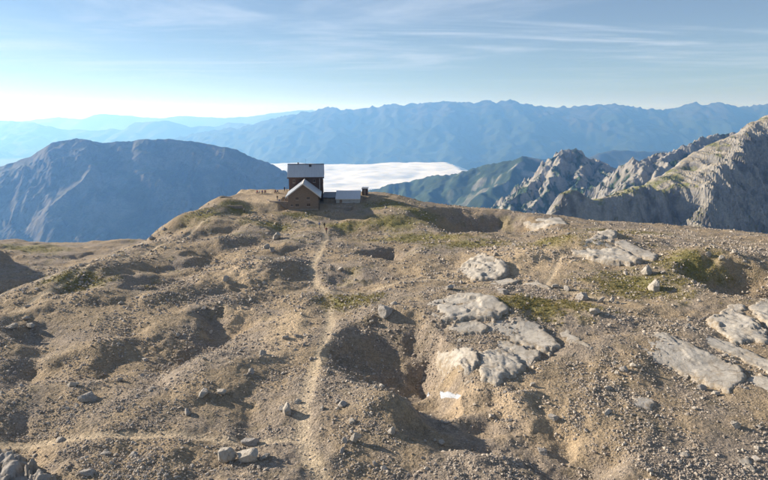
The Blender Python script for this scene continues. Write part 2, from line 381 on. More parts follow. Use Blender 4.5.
def ridge_land(x, y, lines, floor, warp=0.0, wscale=1.0, seed=0, k=12.0):
    """height of a mountain whose crests are polylines (x, y, z) with slope g and exponent p on either side"""
    if warp:
        x2 = x + warp * fbm(x / wscale, y / wscale, 4, seed + 1); y2 = y + warp * fbm(x / wscale + 9, y / wscale, 4, seed + 2)
    else: x2, y2 = x, y
    h = np.full(x.shape, float(floor)); dmin = np.full(x.shape, 1e9)
    for pl, g, p in lines:
        d, v = seg_dist(x2, y2, pl); d0, _ = seg_dist(x, y, pl)
        h = np.logaddexp(h / k, (v - g * d ** p) / k) * k; dmin = np.minimum(dmin, d0)
    return h, dmin
def PL(pts): return [tuple(float(v) for v in P(*p)) for p in pts]

def slope_of(Z, X, Y):
    dzr = np.gradient(Z, axis=0) / (np.gradient(Y, axis=0) + 1e-9); dzc = np.gradient(Z, axis=1) / (np.gradient(X, axis=1) + 1e-9)
    return np.sqrt(dzr ** 2 + dzc ** 2)

def mountain(name, label, x0, x1, y0, y1, nx, ny, hf, cf, mat, cat='mountain'):
    X, Y = np.meshgrid(np.linspace(x0, x1, nx), np.linspace(y0, y1, ny)); Z = hf(X, Y)
    C = cf(X, Y, Z, slope_of(Z, X, Y))
    return link(name, mesh_np(name, np.stack([X, Y, Z], -1).reshape(-1, 3), grid_quads(ny, nx), M[mat], name in ('hill', 'dark_hill', 'mountain_range', 'hazy_range', 'faint_range'), np.clip(C, 0.01, 1).reshape(-1, 3)), label=label, cat=cat, kind='structure')

ROCK = np.array([0.245, 0.23, 0.205]); DROCK = np.array([0.115, 0.108, 0.10]); FOREST = np.array([0.026, 0.044, 0.022]); MEADOW = np.array([0.135, 0.140, 0.045]); SCREE = np.array([0.29, 0.25, 0.185])
def lerp(a, b, k):
    k = np.asarray(k)[..., None]; return a * (1 - k) + b * k

# big round backed mountain on the left
M1 = [(PL([(-130, 190, 4300), (-60, 182, 4300), (0, 167, 4300), (35, 156, 4350), (55, 142, 4400), (72, 138, 4450), (85, 139, 4450), (100, 142, 4500), (125, 142, 4550), (150, 139, 4600), (175, 139, 4650), (200, 143, 4700), (225, 147, 4700), (245, 153, 4700), (262, 162, 4650), (280, 175, 4550), (300, 189, 4400), (330, 205, 4200), (370, 230, 3900)]), 0.55, 1.0),
      (PL([(92, 168, 4150), (80, 185, 3950), (60, 203, 3800), (47, 215, 3700), (40, 240, 3550)]), 0.95, 1.0),
      (PL([(140, 158, 4400), (135, 175, 4250), (125, 205, 3900), (120, 250, 3600)]), 0.62, 1.0),
      (PL([(220, 168, 4450), (215, 190, 4250), (205, 230, 3850)]), 0.60, 1.0)]
M1 = [([(a * 1.06, b * 1.06, CAMZ + (c - CAMZ) * 1.06) for a, b, c in pl], g, p) for pl, g, p in M1]
def h1(x, y):
    h, d = ridge_land(x, y, M1, -1290, 45, 420, 100, 40)
    a = sstep(0, 260, d)
    return h + (5 + 42 * a) * (ridged((x + 0.25 * y) / 300, y / 620, 6, 140, 0.55) - 0.9) + (4 + 9 * a) * (ridged(x / 75, y / 120, 4, 150, 0.6) - 0.9)
def c1f(x, y, z, s):
    n = fbm(x / 260, y / 260, 5, 160); n2 = fbm(x / 60, y / 60, 3, 161)
    c = lerp(ROCK * 0.42, DROCK * 0.45, sstep(-0.4, 0.5, n)); g = sstep(0.85, 0.35, s) * sstep(-0.3, 0.5, n2 + 0.3)
    return lerp(c, np.array([0.05, 0.06, 0.032]), 0.75 * g)
mountain('mountain', 'broad grey blue mountain with rounded top and rocky buttress left of the hut', -3800, -105, 3500, 5500, 330, 190, h1, c1f, 'mountain')

# wooded hill below the far valley
M3 = [(PL([(330, 205, 6000), (375, 190, 5700), (400, 183, 5500), (440, 176, 5300), (470, 170, 5100), (500, 163, 5000), (522, 157, 4900), (545, 161, 4900), (575, 172, 4800), (620, 190, 4600)]), 0.55, 1.0),
      (PL([(522, 157, 4900), (505, 180, 4500), (480, 200, 4200), (450, 225, 3900)]), 0.6, 1.0), (PL([(440, 176, 5300), (425, 200, 4700), (410, 225, 4300)]), 0.6, 1.0)]
def h3(x, y):
    h, d = ridge_land(x, y, M3, -1300, 90, 380, 200, 18); a = sstep(0, 250, d)
    return h + (6 + 50 * a) * (ridged(x / 380, y / 380, 5, 240) - 0.9) + 7 * fbm(x / 40, y / 40, 3, 250)
def c3f(x, y, z, s):
    n = fbm(x / 200, y / 200, 5, 260); c = lerp(FOREST * 0.9, FOREST * 1.6, sstep(-0.4, 0.5, n))
    return lerp(c, ROCK, 0.8 * sstep(0.25, 0.6, n + 0.5 * (s - 0.6)) * sstep(300, 900, x))
mountain('hill', 'dark wooded hillside falling into the cloud filled valley', -500, 1900, 3700, 6300, 180, 160, h3, c3f, 'mountain', 'hill')

# jagged rock peak
M4 = [(PL([(500, 205, 2550), (515, 195, 2600), (528, 183, 2650), (540, 173, 2700), (552, 162, 2750), (558, 153, 2790), (566, 149.5, 2800), (573, 147.5, 2800), (580, 151, 2800), (590, 158, 2800), (600, 160.5, 2800), (612, 165, 2780), (625, 173, 2750), (640, 184, 2700), (665, 200, 2650)]), 0.95, 1.0),
      (PL([(562, 150, 2790), (558, 172, 2600), (548, 190, 2430), (520, 212, 2250)]), 1.15, 1.0),
      (PL([(588, 158, 2800), (580, 175, 2600), (572, 190, 2430), (560, 205, 2300)]), 1.1, 1.0),
      (PL([(540, 173, 2700), (525, 190, 2500), (505, 212, 2300)]), 1.05, 1.0), (PL([(605, 161, 2790), (608, 180, 2560), (600, 200, 2350)]), 0.9, 1.0)]
def h4(x, y):
    h, d = ridge_land(x, y, M4, -700, 34, 130, 300, 7); a = sstep(0, 90, d)
    return h + (5 + 30 * a) * (ridged(x / 80, y / 150, 6, 340, 0.55) - 0.9) + 5 * fbm(x / 22, y / 22, 3, 350)
def c4f(x, y, z, s):
    n = fbm(x / 70, y / 70, 5, 360); c = lerp(ROCK * 1.05, DROCK * 1.1, sstep(-0.2, 0.6, n))
    f = sstep(0.0, 0.35, n + 0.6 * (0.95 - s) + 0.0036 * (-190 - z)); c = lerp(c, MEADOW * 0.8, 0.7 * sstep(0.9, 0.5, s) * sstep(0, 0.5, n))
    return lerp(c, lerp(FOREST, FOREST * 1.5, sstep(-0.3, 0.3, fbm(x / 14, y / 14, 2, 361))), f)
mountain('rock_peak', 'jagged pale rock peak with wooded gullies below the far range', 300, 1400, 2050, 3050, 260, 230, h4, c4f, 'mountain', 'peak')

# rocky wooded ridge behind the right hand mountain
M6 = [(PL([(600, 205, 2000), (622, 180, 2050), (630, 166, 2100), (640, 160, 2100), (655, 157, 2150), (672, 150, 2200), (692, 142, 2250), (712, 136, 2300), (729, 133.5, 2350), (760, 130, 2400), (830, 120, 2450)]), 0.85, 1.0),
      (PL([(640, 160, 2100), (632, 180, 1950), (620, 205, 1800)]), 1.0, 1.0), (PL([(672, 150, 2200), (660, 170, 2000), (645, 195, 1850)]), 1.0, 1.0)]
def h6(x, y):
    h, d = ridge_land(x, y, M6, -500, 30, 110, 400, 6); a = sstep(0, 80, d)
    return h + (6 + 26 * a) * (ridged(x / 85, y / 85, 6, 440, 0.55) - 0.9) + 5 * fbm(x / 20, y / 20, 3, 450)
mountain('rocky_ridge', 'rocky ridge dotted with dark trees behind the tall scree mountain', 650, 2100, 1700, 2600, 240, 150, h6, c4f, 'mountain', 'ridge')

# steep mountain on the right: sloping scree, grass shelf, cliffs and a shaded face beyond the arete
a5 = [  # crest
    (552, 214, 1010), (565, 198, 1020), (575, 198, 1025), (585, 193.5, 1045), (592, 200, 1050), (609, 197, 1090), (632, 189, 1150), (652, 180, 1210), (669, 171, 1260), (679, 162.5, 1290), (694, 153, 1330), (709, 145, 1360), (725, 138, 1385), (742, 131, 1400), (750, 125.5, 1400), (760, 119, 1420), (770, 114, 1430), (800, 98, 1450), (850, 85, 1480),
    # arete towards us
    (746, 140, 1340), (739, 153, 1270), (722, 170, 1200), (710, 190, 1120), (700, 213, 1040), (692, 235, 985), (680, 270, 930),
    # foot of scree and grass shelf edge
    (640, 200, 1080), (620, 202, 1060), (600, 203, 1040), (660, 197, 1110), (675, 190, 1140), (690, 184, 1170), (705, 170, 1220), (655, 190, 1150), (690, 170, 1260), (715, 153, 1320),
    # cliffs below the shelf
    (560, 230, 992), (580, 235, 1005), (600, 232, 1018), (620, 234, 1035), (640, 234, 1054), (660, 232, 1082), (678, 226, 1105), (600, 270, 985), (640, 275, 1000), (660, 275, 1020), (560, 260, 970),
    # shaded face right of the arete
    (720, 225, 1080), (740, 235, 1090), (768, 240, 1100), (760, 180, 1250), (745, 190, 1200), (768, 160, 1310), (790, 200, 1200), (830, 240, 1120), (850, 160, 1330), (730, 275, 980), (770, 280, 990), (850, 300, 980),
]
A5 = [tuple(float(v) for v in P(*a)) for a in a5]
for (px_, Yc, zb) in [(560, 1150, -230), (600, 1250, -260), (640, 1350, -240), (680, 1480, -190), (720, 1600, -160), (760, 1680, -150), (820, 1750, -150), (900, 1700, -100), (520, 1050, -250), (520, 980, -260)]:
    A5.append(((px_ - 384) / F * Yc, Yc, zb))
f5 = rbf_fit(A5, 14.0)
crest5 = PL(a5[:19]); are5 = PL(a5[14:15] + a5[19:26])
def h5(x, y):
    xx = x + 7 * fbm(x / 45, y / 45, 4, 500); yy = y + 7 * fbm(x / 45 + 5, y / 45, 4, 501)
    h = f5(xx, yy); d, _ = seg_dist(x, y, crest5); d2, _ = seg_dist(x, y, are5)
    sc = np.exp(-(((x / y - 0.50) / 0.055) ** 2)) * sstep(1090, 1150, y)          # smooth scree slope
    a = sstep(4, 70, d) * (1 - 0.75 * sc)
    r = ridged((x + 0.35 * y) / 30, y / 110, 6, 540, 0.62) - 1.0
    hh = h / 9 + 0.5 * fbm(x / 60, y / 60, 2, 545); h = h + (1 - 0.8 * sc) * 2.2 * (hh - np.floor(hh) - 0.5)
    return h + (1.2 + 9.5 * a) * r + (0.5 + 1.6 * a) * (ridged(x / 13, y / 13, 3, 550, 0.6) - 0.9) + 5 * np.exp(-(d2 / 16) ** 2)
def c5f(x, y, z, s):
    n = fbm(x / 40, y / 40, 5, 560); n2 = fbm(x / 12, y / 12, 3, 561); u = x / y
    c = lerp(ROCK * 1.02, DROCK * 1.15, sstep(-0.1, 0.6, n + 0.4 * n2))
    flat = sstep(1.15, 0.65, s)
    c = lerp(c, SCREE, 0.8 * flat * sstep(-0.5, 0.2, n2 + 0.2))
    g = flat * sstep(-0.1, 0.35, n + 0.9 * np.exp(-((u - 0.415) / 0.05) ** 2) - 0.25 * sstep(0.46, 0.52, u))
    c = lerp(c, MEADOW, 0.85 * g)
    return c
mountain('scree_mountain', 'steep pale mountain with a scree slope, grass shelf and shaded cliff face', 190, 1150, 900, 1650, 400, 320, h5, c5f, 'near_mountain')

# dark blue hill and the far ranges
def far(name, label, pts, floor, slope, nx, ny, depth, amp, scale, seed, col, jag=0.0):
    pl = PL(pts); xs = [p[0] for p in pl]; ys = [p[1] for p in pl]
    def hf(x, y):
        h, d = ridge_land(x, y, [(pl, slope, 1.0)], floor, amp * 2.2, scale, seed, amp * 0.15 + 3)
        a = sstep(0, scale * 0.8, d)
        return h + (amp * 0.10 + amp * a) * (ridged(x / scale, y / (scale * 2.2), 6, seed + 5, 0.55) - 0.9) + jag * (ridged(x / (scale * 0.22), y / (scale * 0.22), 3, seed + 9) - 0.7)
    def cf(x, y, z, s):
        n = fbm(x / scale, y / scale, 4, seed + 7); zr = (z - floor) / (max(p[2] for p in pl) - floor)
        return lerp(np.broadcast_to(FOREST * 0.8, (*x.shape, 3)), np.array(col) * 0.5, sstep(0.5, 0.95, zr + 0.3 * n))
    return mountain(name, label, min(xs), max(xs), min(ys) - depth, max(ys) + depth * 0.4, nx, ny, hf, cf, 'mountain', 'mountains')
far('dark_hill', 'smooth dark blue hill between the rock peak and the far range', [(470, 200, 8600), (500, 172, 8700), (527, 158, 8800), (545, 160, 8800), (570, 160, 8800), (590, 153, 8800), (605, 150, 8900), (630, 150.5, 9000), (665, 151, 9000), (700, 156, 9000), (760, 165, 9000), (850, 180, 9000)],
    -1300, 0.5, 180, 90, 2200, 60, 700, 700, (0.10, 0.11, 0.07))
far('mountain_range', 'long blue mountain range behind the sea of clouds', [(100, 150, 17500), (200, 134, 17500), (256, 124, 17200), (306, 111, 17000), (323, 107.5, 17000), (340, 109, 17000), (356, 110.5, 17000), (380, 106.5, 17000), (399, 104.5, 17000), (412, 104.5, 17000), (423, 102, 17000), (436, 103.5, 17000), (449, 101.5, 17000), (466, 103.5, 17000), (483, 101, 17000),
     (497, 102.5, 17000), (512, 100.5, 17000), (532, 105, 17000), (548, 107.5, 17000), (562, 107, 17000), (590, 106, 17000), (615, 104, 17000), (635, 108, 17000), (659, 111, 17000), (675, 107, 17000), (692, 102, 17000), (704, 104.5, 17000), (715, 103, 17000), (728, 106.5, 17000), (739, 107, 17000), (768, 105, 17000), (820, 108, 17000), (900, 112, 17000), (1000, 118, 17000)],
    -1300, 0.36, 460, 90, 4600, 90, 1500, 800, (0.10, 0.10, 0.095), 60)
far('hazy_range', 'pale hazy range low on the horizon beyond the round mountain', [(-300, 125, 22000), (-100, 120, 22000), (0, 120.5, 22000), (33, 123, 22000), (67, 130, 22000), (87, 131, 22000), (100, 127.5, 22000), (113, 130, 22000), (133, 122, 22000), (150, 121.5, 22000), (167, 120, 22000), (187, 126, 22000), (213, 127, 22000), (233, 122.5, 22000), (256, 124, 22000), (300, 132, 22000), (360, 150, 22000)],
    -1300, 0.40, 300, 90, 4000, 200, 1800, 900, (0.12, 0.12, 0.11), 25)
far('faint_range', 'faintest far range barely showing against the bright horizon', [(-400, 122, 31000), (-100, 122, 31000), (20, 121.5, 31000), (50, 117, 31000), (80, 120, 31000), (107, 113.5, 31000), (133, 117, 31000), (160, 118, 31000), (187, 116, 31000), (217, 118, 31000), (240, 116.5, 31000), (256, 115.5, 31000), (285, 112, 31000), (306, 110, 31000), (340, 114, 31000), (400, 122, 31000), (500, 130, 31000)],
    -1300, 0.38, 260, 70, 4500, 200, 2200, 950, (0.12, 0.12, 0.11), 25)

# valley floor to the horizon, sea of clouds lying on it
m, t, b = new_mat('valley_floor'); co_ = objco(t); nz = n_noise(t, 0.0012, 8, 0.6, co_)
t.links.new(n_mix(t, nz, (0.030, 0.050, 0.022), (0.10, 0.11, 0.05)), b.inputs['Base Color']); M['valley'] = m
gx, gy = np.meshgrid(np.linspace(-42000, 42000, 60), np.linspace(-9000, 47000, 60))
gz = -1310 + 40 * fbm(gx / 6000, gy / 6000, 2, 77)
link('valley_floor', mesh_np('valley_floor', np.stack([gx, gy, gz], -1).reshape(-1, 3), grid_quads(60, 60), M['valley']), label='dark wooded valley floor far below the plateau', cat='valley', kind='structure')

m, t, b = new_mat('cloud_top'); b.inputs['Base Color'].default_value = (0.76, 0.77, 0.79, 1); b.inputs['Roughness'].default_value = 1.0; b.inputs['Specular IOR Level'].default_value = 0
M['cloud'] = m
X, Y = np.meshgrid(np.linspace(-7500, 5500, 260), np.linspace(5000, 11400, 200))
edge = fbm(X / 2500, Y / 2500, 4, 81)
Z = -905 + 30 * fbm(X / 1100, Y / 700, 4, 82) + 14 * np.abs(fbm(X / 330, Y / 260, 4, 83))
hole = sstep(-0.1, 0.5, fbm(X / 1900 + 3, Y / 1300, 3, 84)) * 30
Z = Z - hole - 0.45 * np.maximum(0, X - (0.100 * Y + 380 * edge + 160 * fbm(X / 500, Y / 500, 3, 86))) - 0.5 * np.maximum(0, -0.205 * Y - X)
link('sea_of_clouds', mesh_np('sea_of_clouds', np.stack([X, Y, Z], -1).reshape(-1, 3), grid_quads(200, 260), M['cloud']), label='white sea of low cloud filling the valley behind the hut', cat='clouds', kind='stuff')

# ------------------------------------------------------------------ haze
m = bpy.data.materials.new('haze_air'); m.use_nodes = True; t = m.node_tree; t.nodes.clear()
out = t.nodes.new('ShaderNodeOutputMaterial'); v = t.nodes.new('ShaderNodeVolumePrincipled')
v.inputs['Color'].default_value = (0.20, 0.47, 1.0, 1); v.inputs['Absorption Color'].default_value = (1, 1, 1, 1)   # scatters blue most, absorbs nothing
v.inputs['Density'].default_value = 7.4e-5; v.inputs['Anisotropy'].default_value = 0.36
t.links.new(v.outputs[0], out.inputs['Volume'])
bm = bmesh.new(); bmesh.ops.create_cube(bm, size=1.0)
for q in bm.verts: q.co = Vector((q.co.x * 90000, 19000 + q.co.y * 60000, (-1400 if q.co.z < 0 else 500)))
me = bpy.data.meshes.new('haze'); bm.to_mesh(me); bm.free(); me.materials.append(m)
link('haze', me, label='thin blue haze filling the air over the mountains', cat='haze', kind='stuff')

# ------------------------------------------------------------------ limestone outcrops
def rock_mat(name, ca, cb, stain, scale=1.0):
    m, t, b = new_mat(name); co = objco(t)
    big = n_noise(t, 0.35 * scale, 6, 0.6, co); mid = n_noise(t, 1.6 * scale, 8, 0.68, co); fine = n_noise(t, 9.0 * scale, 5, 0.7, co)
    v = t.nodes.new('ShaderNodeTexVoronoi'); v.feature = 'DISTANCE_TO_EDGE'; v.inputs['Scale'].default_value = 0.55 * scale
    wv = t.nodes.new('ShaderNodeVectorMath'); wv.operation = 'ADD'; sc = t.nodes.new('ShaderNodeVectorMath'); sc.operation = 'SCALE'; sc.inputs['Scale'].default_value = 0.9
    nn = t.nodes.new('ShaderNodeTexNoise'); nn.inputs['Scale'].default_value = 1.1 * scale; nn.inputs['Detail'].default_value = 4; t.links.new(co, nn.inputs['Vector'])
    t.links.new(nn.outputs['Color'], sc.inputs[0]); t.links.new(sc.outputs[0], wv.inputs[0]); t.links.new(co, wv.inputs[1]); t.links.new(wv.outputs[0], v.inputs['Vector'])
    c = n_mix(t, n_range(t, mid, 0.35, 0.68, 0, 1), ca, cb)
    c = n_mix(t, n_range(t, big, 0.52, 0.72, 0, 0.6), c, stain)
    ckm = t.nodes.new('ShaderNodeMath'); ckm.operation = 'MULTIPLY'; t.links.new(n_range(t, v.outputs['Distance'], 0.0, 0.04, 0.7, 0), ckm.inputs[0]); t.links.new(n_range(t, n_noise(t, 0.8 * scale, 3, 0.5, co), 0.42, 0.62, 0, 1), ckm.inputs[1])
    c = n_mix(t, ckm.outputs[0], c, (0.13, 0.11, 0.09))
    sc_ = t.nodes.new('ShaderNodeSeparateColor'); t.links.new(attr_col(t), sc_.inputs[0]); dm = t.nodes.new('ShaderNodeMath'); dm.operation = 'MULTIPLY'; dm.use_clamp = True
    t.links.new(sc_.outputs[0], dm.inputs[0]); t.links.new(n_range(t, n_noise(t, 2.6, 6, 0.7, co), 0.36, 0.60, 0.0, 1.25), dm.inputs[1]); c = n_mix(t, dm.outputs[0], c, (0.27, 0.215, 0.15))
    c = n_mul(t, c, n_range(t, fine, 0.3, 0.7, 0.78, 1.18))
    t.links.new(c, b.inputs['Base Color']); b.inputs['Roughness'].default_value = 0.92
    ad = t.nodes.new('ShaderNodeMath'); ad.operation = 'MULTIPLY_ADD'; t.links.new(fine, ad.inputs[0]); ad.inputs[1].default_value = 0.35; t.links.new(mid, ad.inputs[2])
    n_bump(t, b, ad.outputs[0], 0.55, 0.18)
    return m
M['limestone'] = rock_mat('pale_limestone', (0.49, 0.45, 0.39), (0.37, 0.34, 0.29), (0.26, 0.225, 0.18))
M['boulder'] = rock_mat('grey_limestone', (0.43, 0.39, 0.335), (0.33, 0.295, 0.25), (0.28, 0.24, 0.19), 1.8)
M['boulder_grey'] = rock_mat('weathered_limestone', (0.37, 0.34, 0.305), (0.28, 0.257, 0.23), (0.24, 0.21, 0.17), 1.8)

Hs = lambda a, b: H(a, b, False)
def outcrop(name, label, poly, h, groove=0.0, bumpy=0.5, width=1.0, tilt=0.5, seed=0, mat='limestone', cat='rock outcrop', group=None, bands=0.0, slant=0.0):
    a = np.array(poly, float); a = a.mean(0) + (a - a.mean(0)) * (1.10 if mat != 'snow' else 1.0); kw = 0.25 if mat == 'snow' else 1.0; px, py, pz = find(a[:, 0], a[:, 1], Hs, n=500)
    ring = np.stack([px, py, np.zeros(len(px))], 1); cx, cy_ = px.mean(), py.mean()
    A = np.stack([np.ones(len(px)), px - cx, py - cy_], 1); pl, *_ = np.linalg.lstsq(A, Hs(px, py), rcond=None)
    st = max(0.085, 0.0022 * cy_); ext = 1.5
    X, Y = np.meshgrid(np.arange(px.min() - ext, px.max() + ext, st), np.arange(py.min() - ext, py.max() + ext, st * 1.3))
    wx = X + kw * 0.38 * fbm(X / 1.3, Y / 1.3, 4, seed); wy = Y + kw * 0.55 * fbm(X / 1.3 + 8, Y / 1.3, 4, seed + 1)
    d, _ = seg_dist(wx, wy, list(map(tuple, np.vstack([ring, ring[:1]]))))
    ins = np.zeros(X.shape, bool)
    for i in range(len(px)):
        j = (i + 1) % len(px)
        cr = ((py[i] > wy) != (py[j] > wy)) & (wx < (px[j] - px[i]) * (wy - py[i]) / (py[j] - py[i] + 1e-12) + px[i]); ins ^= cr
    sd = np.where(ins, d, -d) - (0.75 if mat != 'snow' else 0.0) * np.maximum(0, fbm(X / 1.7, Y / 1.7, 4, seed + 12) - 0.30) - (0.22 if mat != 'snow' else 0.0) * np.maximum(0, fbm(X / 0.5, Y / 0.5, 3, seed + 13))
    g = Hs(X, Y); plane = pl[0] + pl[1] * (X - cx) + pl[2] * (Y - cy_)
    base = g + tilt * np.clip(plane - g, -0.6, 1.0)
    prof = np.where(sd > 0, 1 - np.exp(-sd / (0.24 * width)), 2.2 * sd / h)
    z = base + h * prof + slant * np.clip(X - cx, -5, 5) * (sd > 0)
    ins_a = sstep(0, 0.45, sd)
    # jointed blocks: every block is a tilted facet of its own, with open joints between
    g_ = np.random.default_rng(seed); cell = 1.5 + 2.6 * (1 - min(bumpy, 1)); area = (px.max() - px.min()) * (py.max() - py.min())
    ns = int(np.clip(area / cell ** 2, 5, 120)); qx = g_.uniform(px.min() - 1, px.max() + 1, ns); qy = g_.uniform(py.min() - 1, py.max() + 1, ns)
    wu = X + 0.5 * fbm(X / 1.1, Y / 1.1, 3, seed + 3); wv = Y + 0.5 * fbm(X / 1.1 + 4, Y / 1.1, 3, seed + 4)
    d1 = np.full(X.shape, 1e9); d2 = np.full(X.shape, 1e9); off = np.zeros(X.shape)
    for k in range(ns):
        dk = np.hypot((wu - qx[k]) + 0.5 * (wv - qy[k]), (wv - qy[k]) * 0.62); o_, tx, ty = g_.normal(0, 0.20), g_.normal(0, 0.16), g_.normal(0, 0.16)
        m_ = dk < d1; d2 = np.where(m_, d1, np.minimum(d2, dk)); off = np.where(m_, o_ + tx * (X - qx[k]) + ty * (Y - qy[k]), off); d1 = np.where(m_, dk, d1)
    z = z + ins_a * bumpy * np.clip(off, -0.5, 0.5) * (0.25 + 0.8 * h)
    z = z - ins_a * (0.03 + 0.16 * h * bumpy) * np.exp(-((d2 - d1) / 0.07) ** 2)
    z = z + ins_a * (0.10 + 0.18 * bumpy) * h * fbm(X / 1.6, Y / 1.6, 3, seed + 5) + ins_a * (-0.005 + 0.05 * bumpy) * (ridged(X / 0.7, Y / 0.5, 3, seed + 7) - 0.9)
    if groove:
        gu = (X + 0.25 * fbm(X / 1.5, Y / 1.5, 2, seed + 3)) / 0.42; z = z - ins_a * groove * np.abs(perlin(gu, Y / 2.6, seed + 9)) ** 0.8
    if bands:                                   # bedding steps
        q = (X * 0.35 - Y * 0.9 + 0.6 * fbm(X / 2, Y / 2, 2, seed + 4)) / 1.1; z = z + ins_a * bands * (q - np.floor(q))
    keep = sd > -0.85
    kq = grid_quads(*X.shape); kv = keep.ravel()
    kq = kq[kv[kq].all(1)]; used = np.unique(kq); remap = -np.ones(X.size, int); remap[used] = np.arange(len(used))
    co = np.stack([X - cx, Y - cy_, z - pl[0]], -1).reshape(-1, 3)[used]
    dirt = np.clip(np.exp(-np.maximum(sd, 0) / 0.55) + 0.55 * sstep(0.1, 0.7, fbm(X / 2.3, Y / 2.3, 4, seed + 21)), 0, 1) * (0.0 if mat == 'snow' else 0.9); dirt = np.repeat(dirt.reshape(-1, 1)[used], 3, 1)
    o = link(name, mesh_np(name, co, remap[kq], M[mat], True, dirt), label=label, cat=cat, group=group); o.location = (cx, cy_, pl[0])
    return o
OUT = [
 ('rough pale limestone hump at the top of the outcrop beside the shaded hollow', [(424, 306), (440, 300), (462, 296), (480, 297), (497, 302), (506, 311), (492, 320), (470, 320), (448, 322), (436, 317)], 1.25, 0.05, 0.9, 1.2, 0.6, 0),
 ('small limestone ledge tucked under the rough hump by the hollow', [(448, 326), (460, 322), (475, 320), (487, 326), (482, 334), (462, 334)], 0.6, 0.0, 0.6, 1, 0.5, 0),
 ('long smooth limestone slab sloping down right of the rough hump', [(486, 322), (505, 317), (520, 319), (537, 327), (557, 346), (545, 352), (520, 344), (498, 336), (484, 331)], 0.75, 0, 0.45, 0.8, 0.5, 0.10),
 ('mid slab of limestone stepped between the smooth slab and grooved face', [(488, 336), (502, 339), (518, 346), (538, 353), (529, 368), (510, 358), (494, 347)], 0.7, 0.05, 0.5, 0.8, 0.5, 0.08),
 ('grooved limestone face with vertical runnels above the snow patch', [(437, 352), (452, 347), (466, 349), (477, 358), (474, 378), (463, 383), (447, 372), (440, 362)], 1.5, 0.55, 0.6, 1.4, 0.7, 0),
 ('bulging limestone face right of the grooved one above the yellow soil', [(478, 357), (496, 350), (513, 357), (526, 370), (511, 377), (497, 384), (481, 379)], 1.4, 0.22, 0.8, 1.2, 0.7, 0),
 ('narrow sliver of limestone lying right of the smooth sloping slab', [(559, 333), (566, 329), (580, 338), (593, 348), (587, 351), (571, 345)], 0.4, 0, 0.3, 0.6, 0.4, 0),
 ('tiny flat limestone chip below the narrow sliver', [(561, 354), (568, 350), (577, 351), (571, 359)], 0.2, 0, 0.2, 0.5, 0.4, 0),
 ('largest flat pale limestone slab, tilted, alone on the gravel slope', [(632, 350), (643, 341), (656, 335), (669, 337), (700, 352), (722, 363), (738, 371), (743, 380), (723, 389), (700, 380), (670, 367), (645, 358)], 1.0, 0.03, 0.40, 0.9, 0.6, 0.12),
 ('long narrow limestone rib running beside the largest slab', [(674, 328), (692, 325), (709, 335), (731, 345), (768, 361), (800, 372), (800, 381), (768, 372), (735, 357), (705, 343)], 0.75, 0, 0.45, 0.7, 0.5, 0.08),
 ('knobbly limestone block rising above the long narrow rib', [(708, 322), (720, 315), (733, 314), (748, 320), (766, 333), (767, 345), (747, 341), (737, 349), (727, 338), (716, 329)], 1.3, 0.05, 1.1, 1.0, 0.5, 0),
 ('pale limestone hump beyond the knobbly block', [(748, 308), (757, 303), (775, 301), (795, 312), (790, 332), (770, 328), (757, 317)], 1.2, 0, 0.9, 1.0, 0.5, 0),
 ('low pale limestone scab behind the knobbly block', [(720, 311), (728, 306), (740, 305), (747, 310), (738, 316), (727, 315)], 0.6, 0, 0.5, 0.7, 0.5, 0),
 ('flat limestone plate below the lower end of the largest slab', [(740, 391), (748, 379), (762, 376), (773, 384), (790, 395), (785, 406), (765, 401)], 0.5, 0, 0.35, 0.7, 0.5, 0.06),
 ('weathered limestone crag with dark holes on the pale mound', [(459, 270), (468, 262), (480, 257), (492, 258), (503, 264), (508, 272), (497, 280), (475, 280), (464, 276)], 1.5, 0.1, 1.4, 1.3, 0.4, 0),
 ('thin pale limestone strip along the path under the weathered crag', [(484, 283), (496, 279), (510, 279), (520, 281), (508, 285), (494, 286)], 0.25, 0, 0.2, 0.6, 0.4, 0),
 ('second thin limestone strip curving on along the path', [(522, 281), (535, 281), (546, 285), (551, 290), (538, 287), (526, 285)], 0.25, 0, 0.2, 0.6, 0.4, 0),
 ('broad broken limestone crag crowning the mound below the scree mountain', [(573, 251), (584, 241), (596, 236), (608, 233), (618, 236), (612, 245), (626, 252), (641, 262), (626, 265), (602, 262), (586, 258)], 1.2, 0.05, 1.2, 1.2, 0.4, 0),
 ('limestone tongue trailing right from the broad broken crag', [(612, 243), (624, 241), (640, 249), (657, 256), (652, 260), (635, 256), (622, 250)], 0.6, 0, 0.7, 0.8, 0.4, 0),
 ('small rounded limestone scab below the largest flat slab', [(630, 402), (640, 396), (649, 398), (656, 404), (650, 410), (638, 409)], 0.45, 0, 0.35, 0.7, 0.5, 0),
 ('thin limestone flake flush with the gravel below the rounded scab', [(690, 430), (700, 427), (714, 435), (706, 437), (697, 433)], 0.22, 0, 0.2, 0.5, 0.5, 0),
 ('broken limestone patch among gravel at the foot of the slope', [(725, 461), (737, 457), (748, 461), (757, 470), (750, 478), (735, 472)], 0.5, 0, 0.5, 0.7, 0.5, 0),
 ('bare limestone patch on the right hand crest', [(522, 222), (540, 218), (560, 220), (566, 225), (545, 228), (530, 227)], 0.8, 0, 1.0, 1.0, 0.4, 0),
]
for i, (lab, poly, h, gv, bu, wd, ti, ba) in enumerate(OUT):
    h *= 0.22 if bu < 0.55 else 0.40; bu *= 1.0 if bu < 0.55 else 0.62; gv *= 0.55; ba *= 0.0; wd *= 0.6
    outcrop('limestone_outcrop', lab, poly, h, gv, bu, wd, ti, 900 + 31 * i, 'limestone', 'rock outcrop', None, ba, 0.075 if bu < 0.35 or h < 0.3 else 0.05)
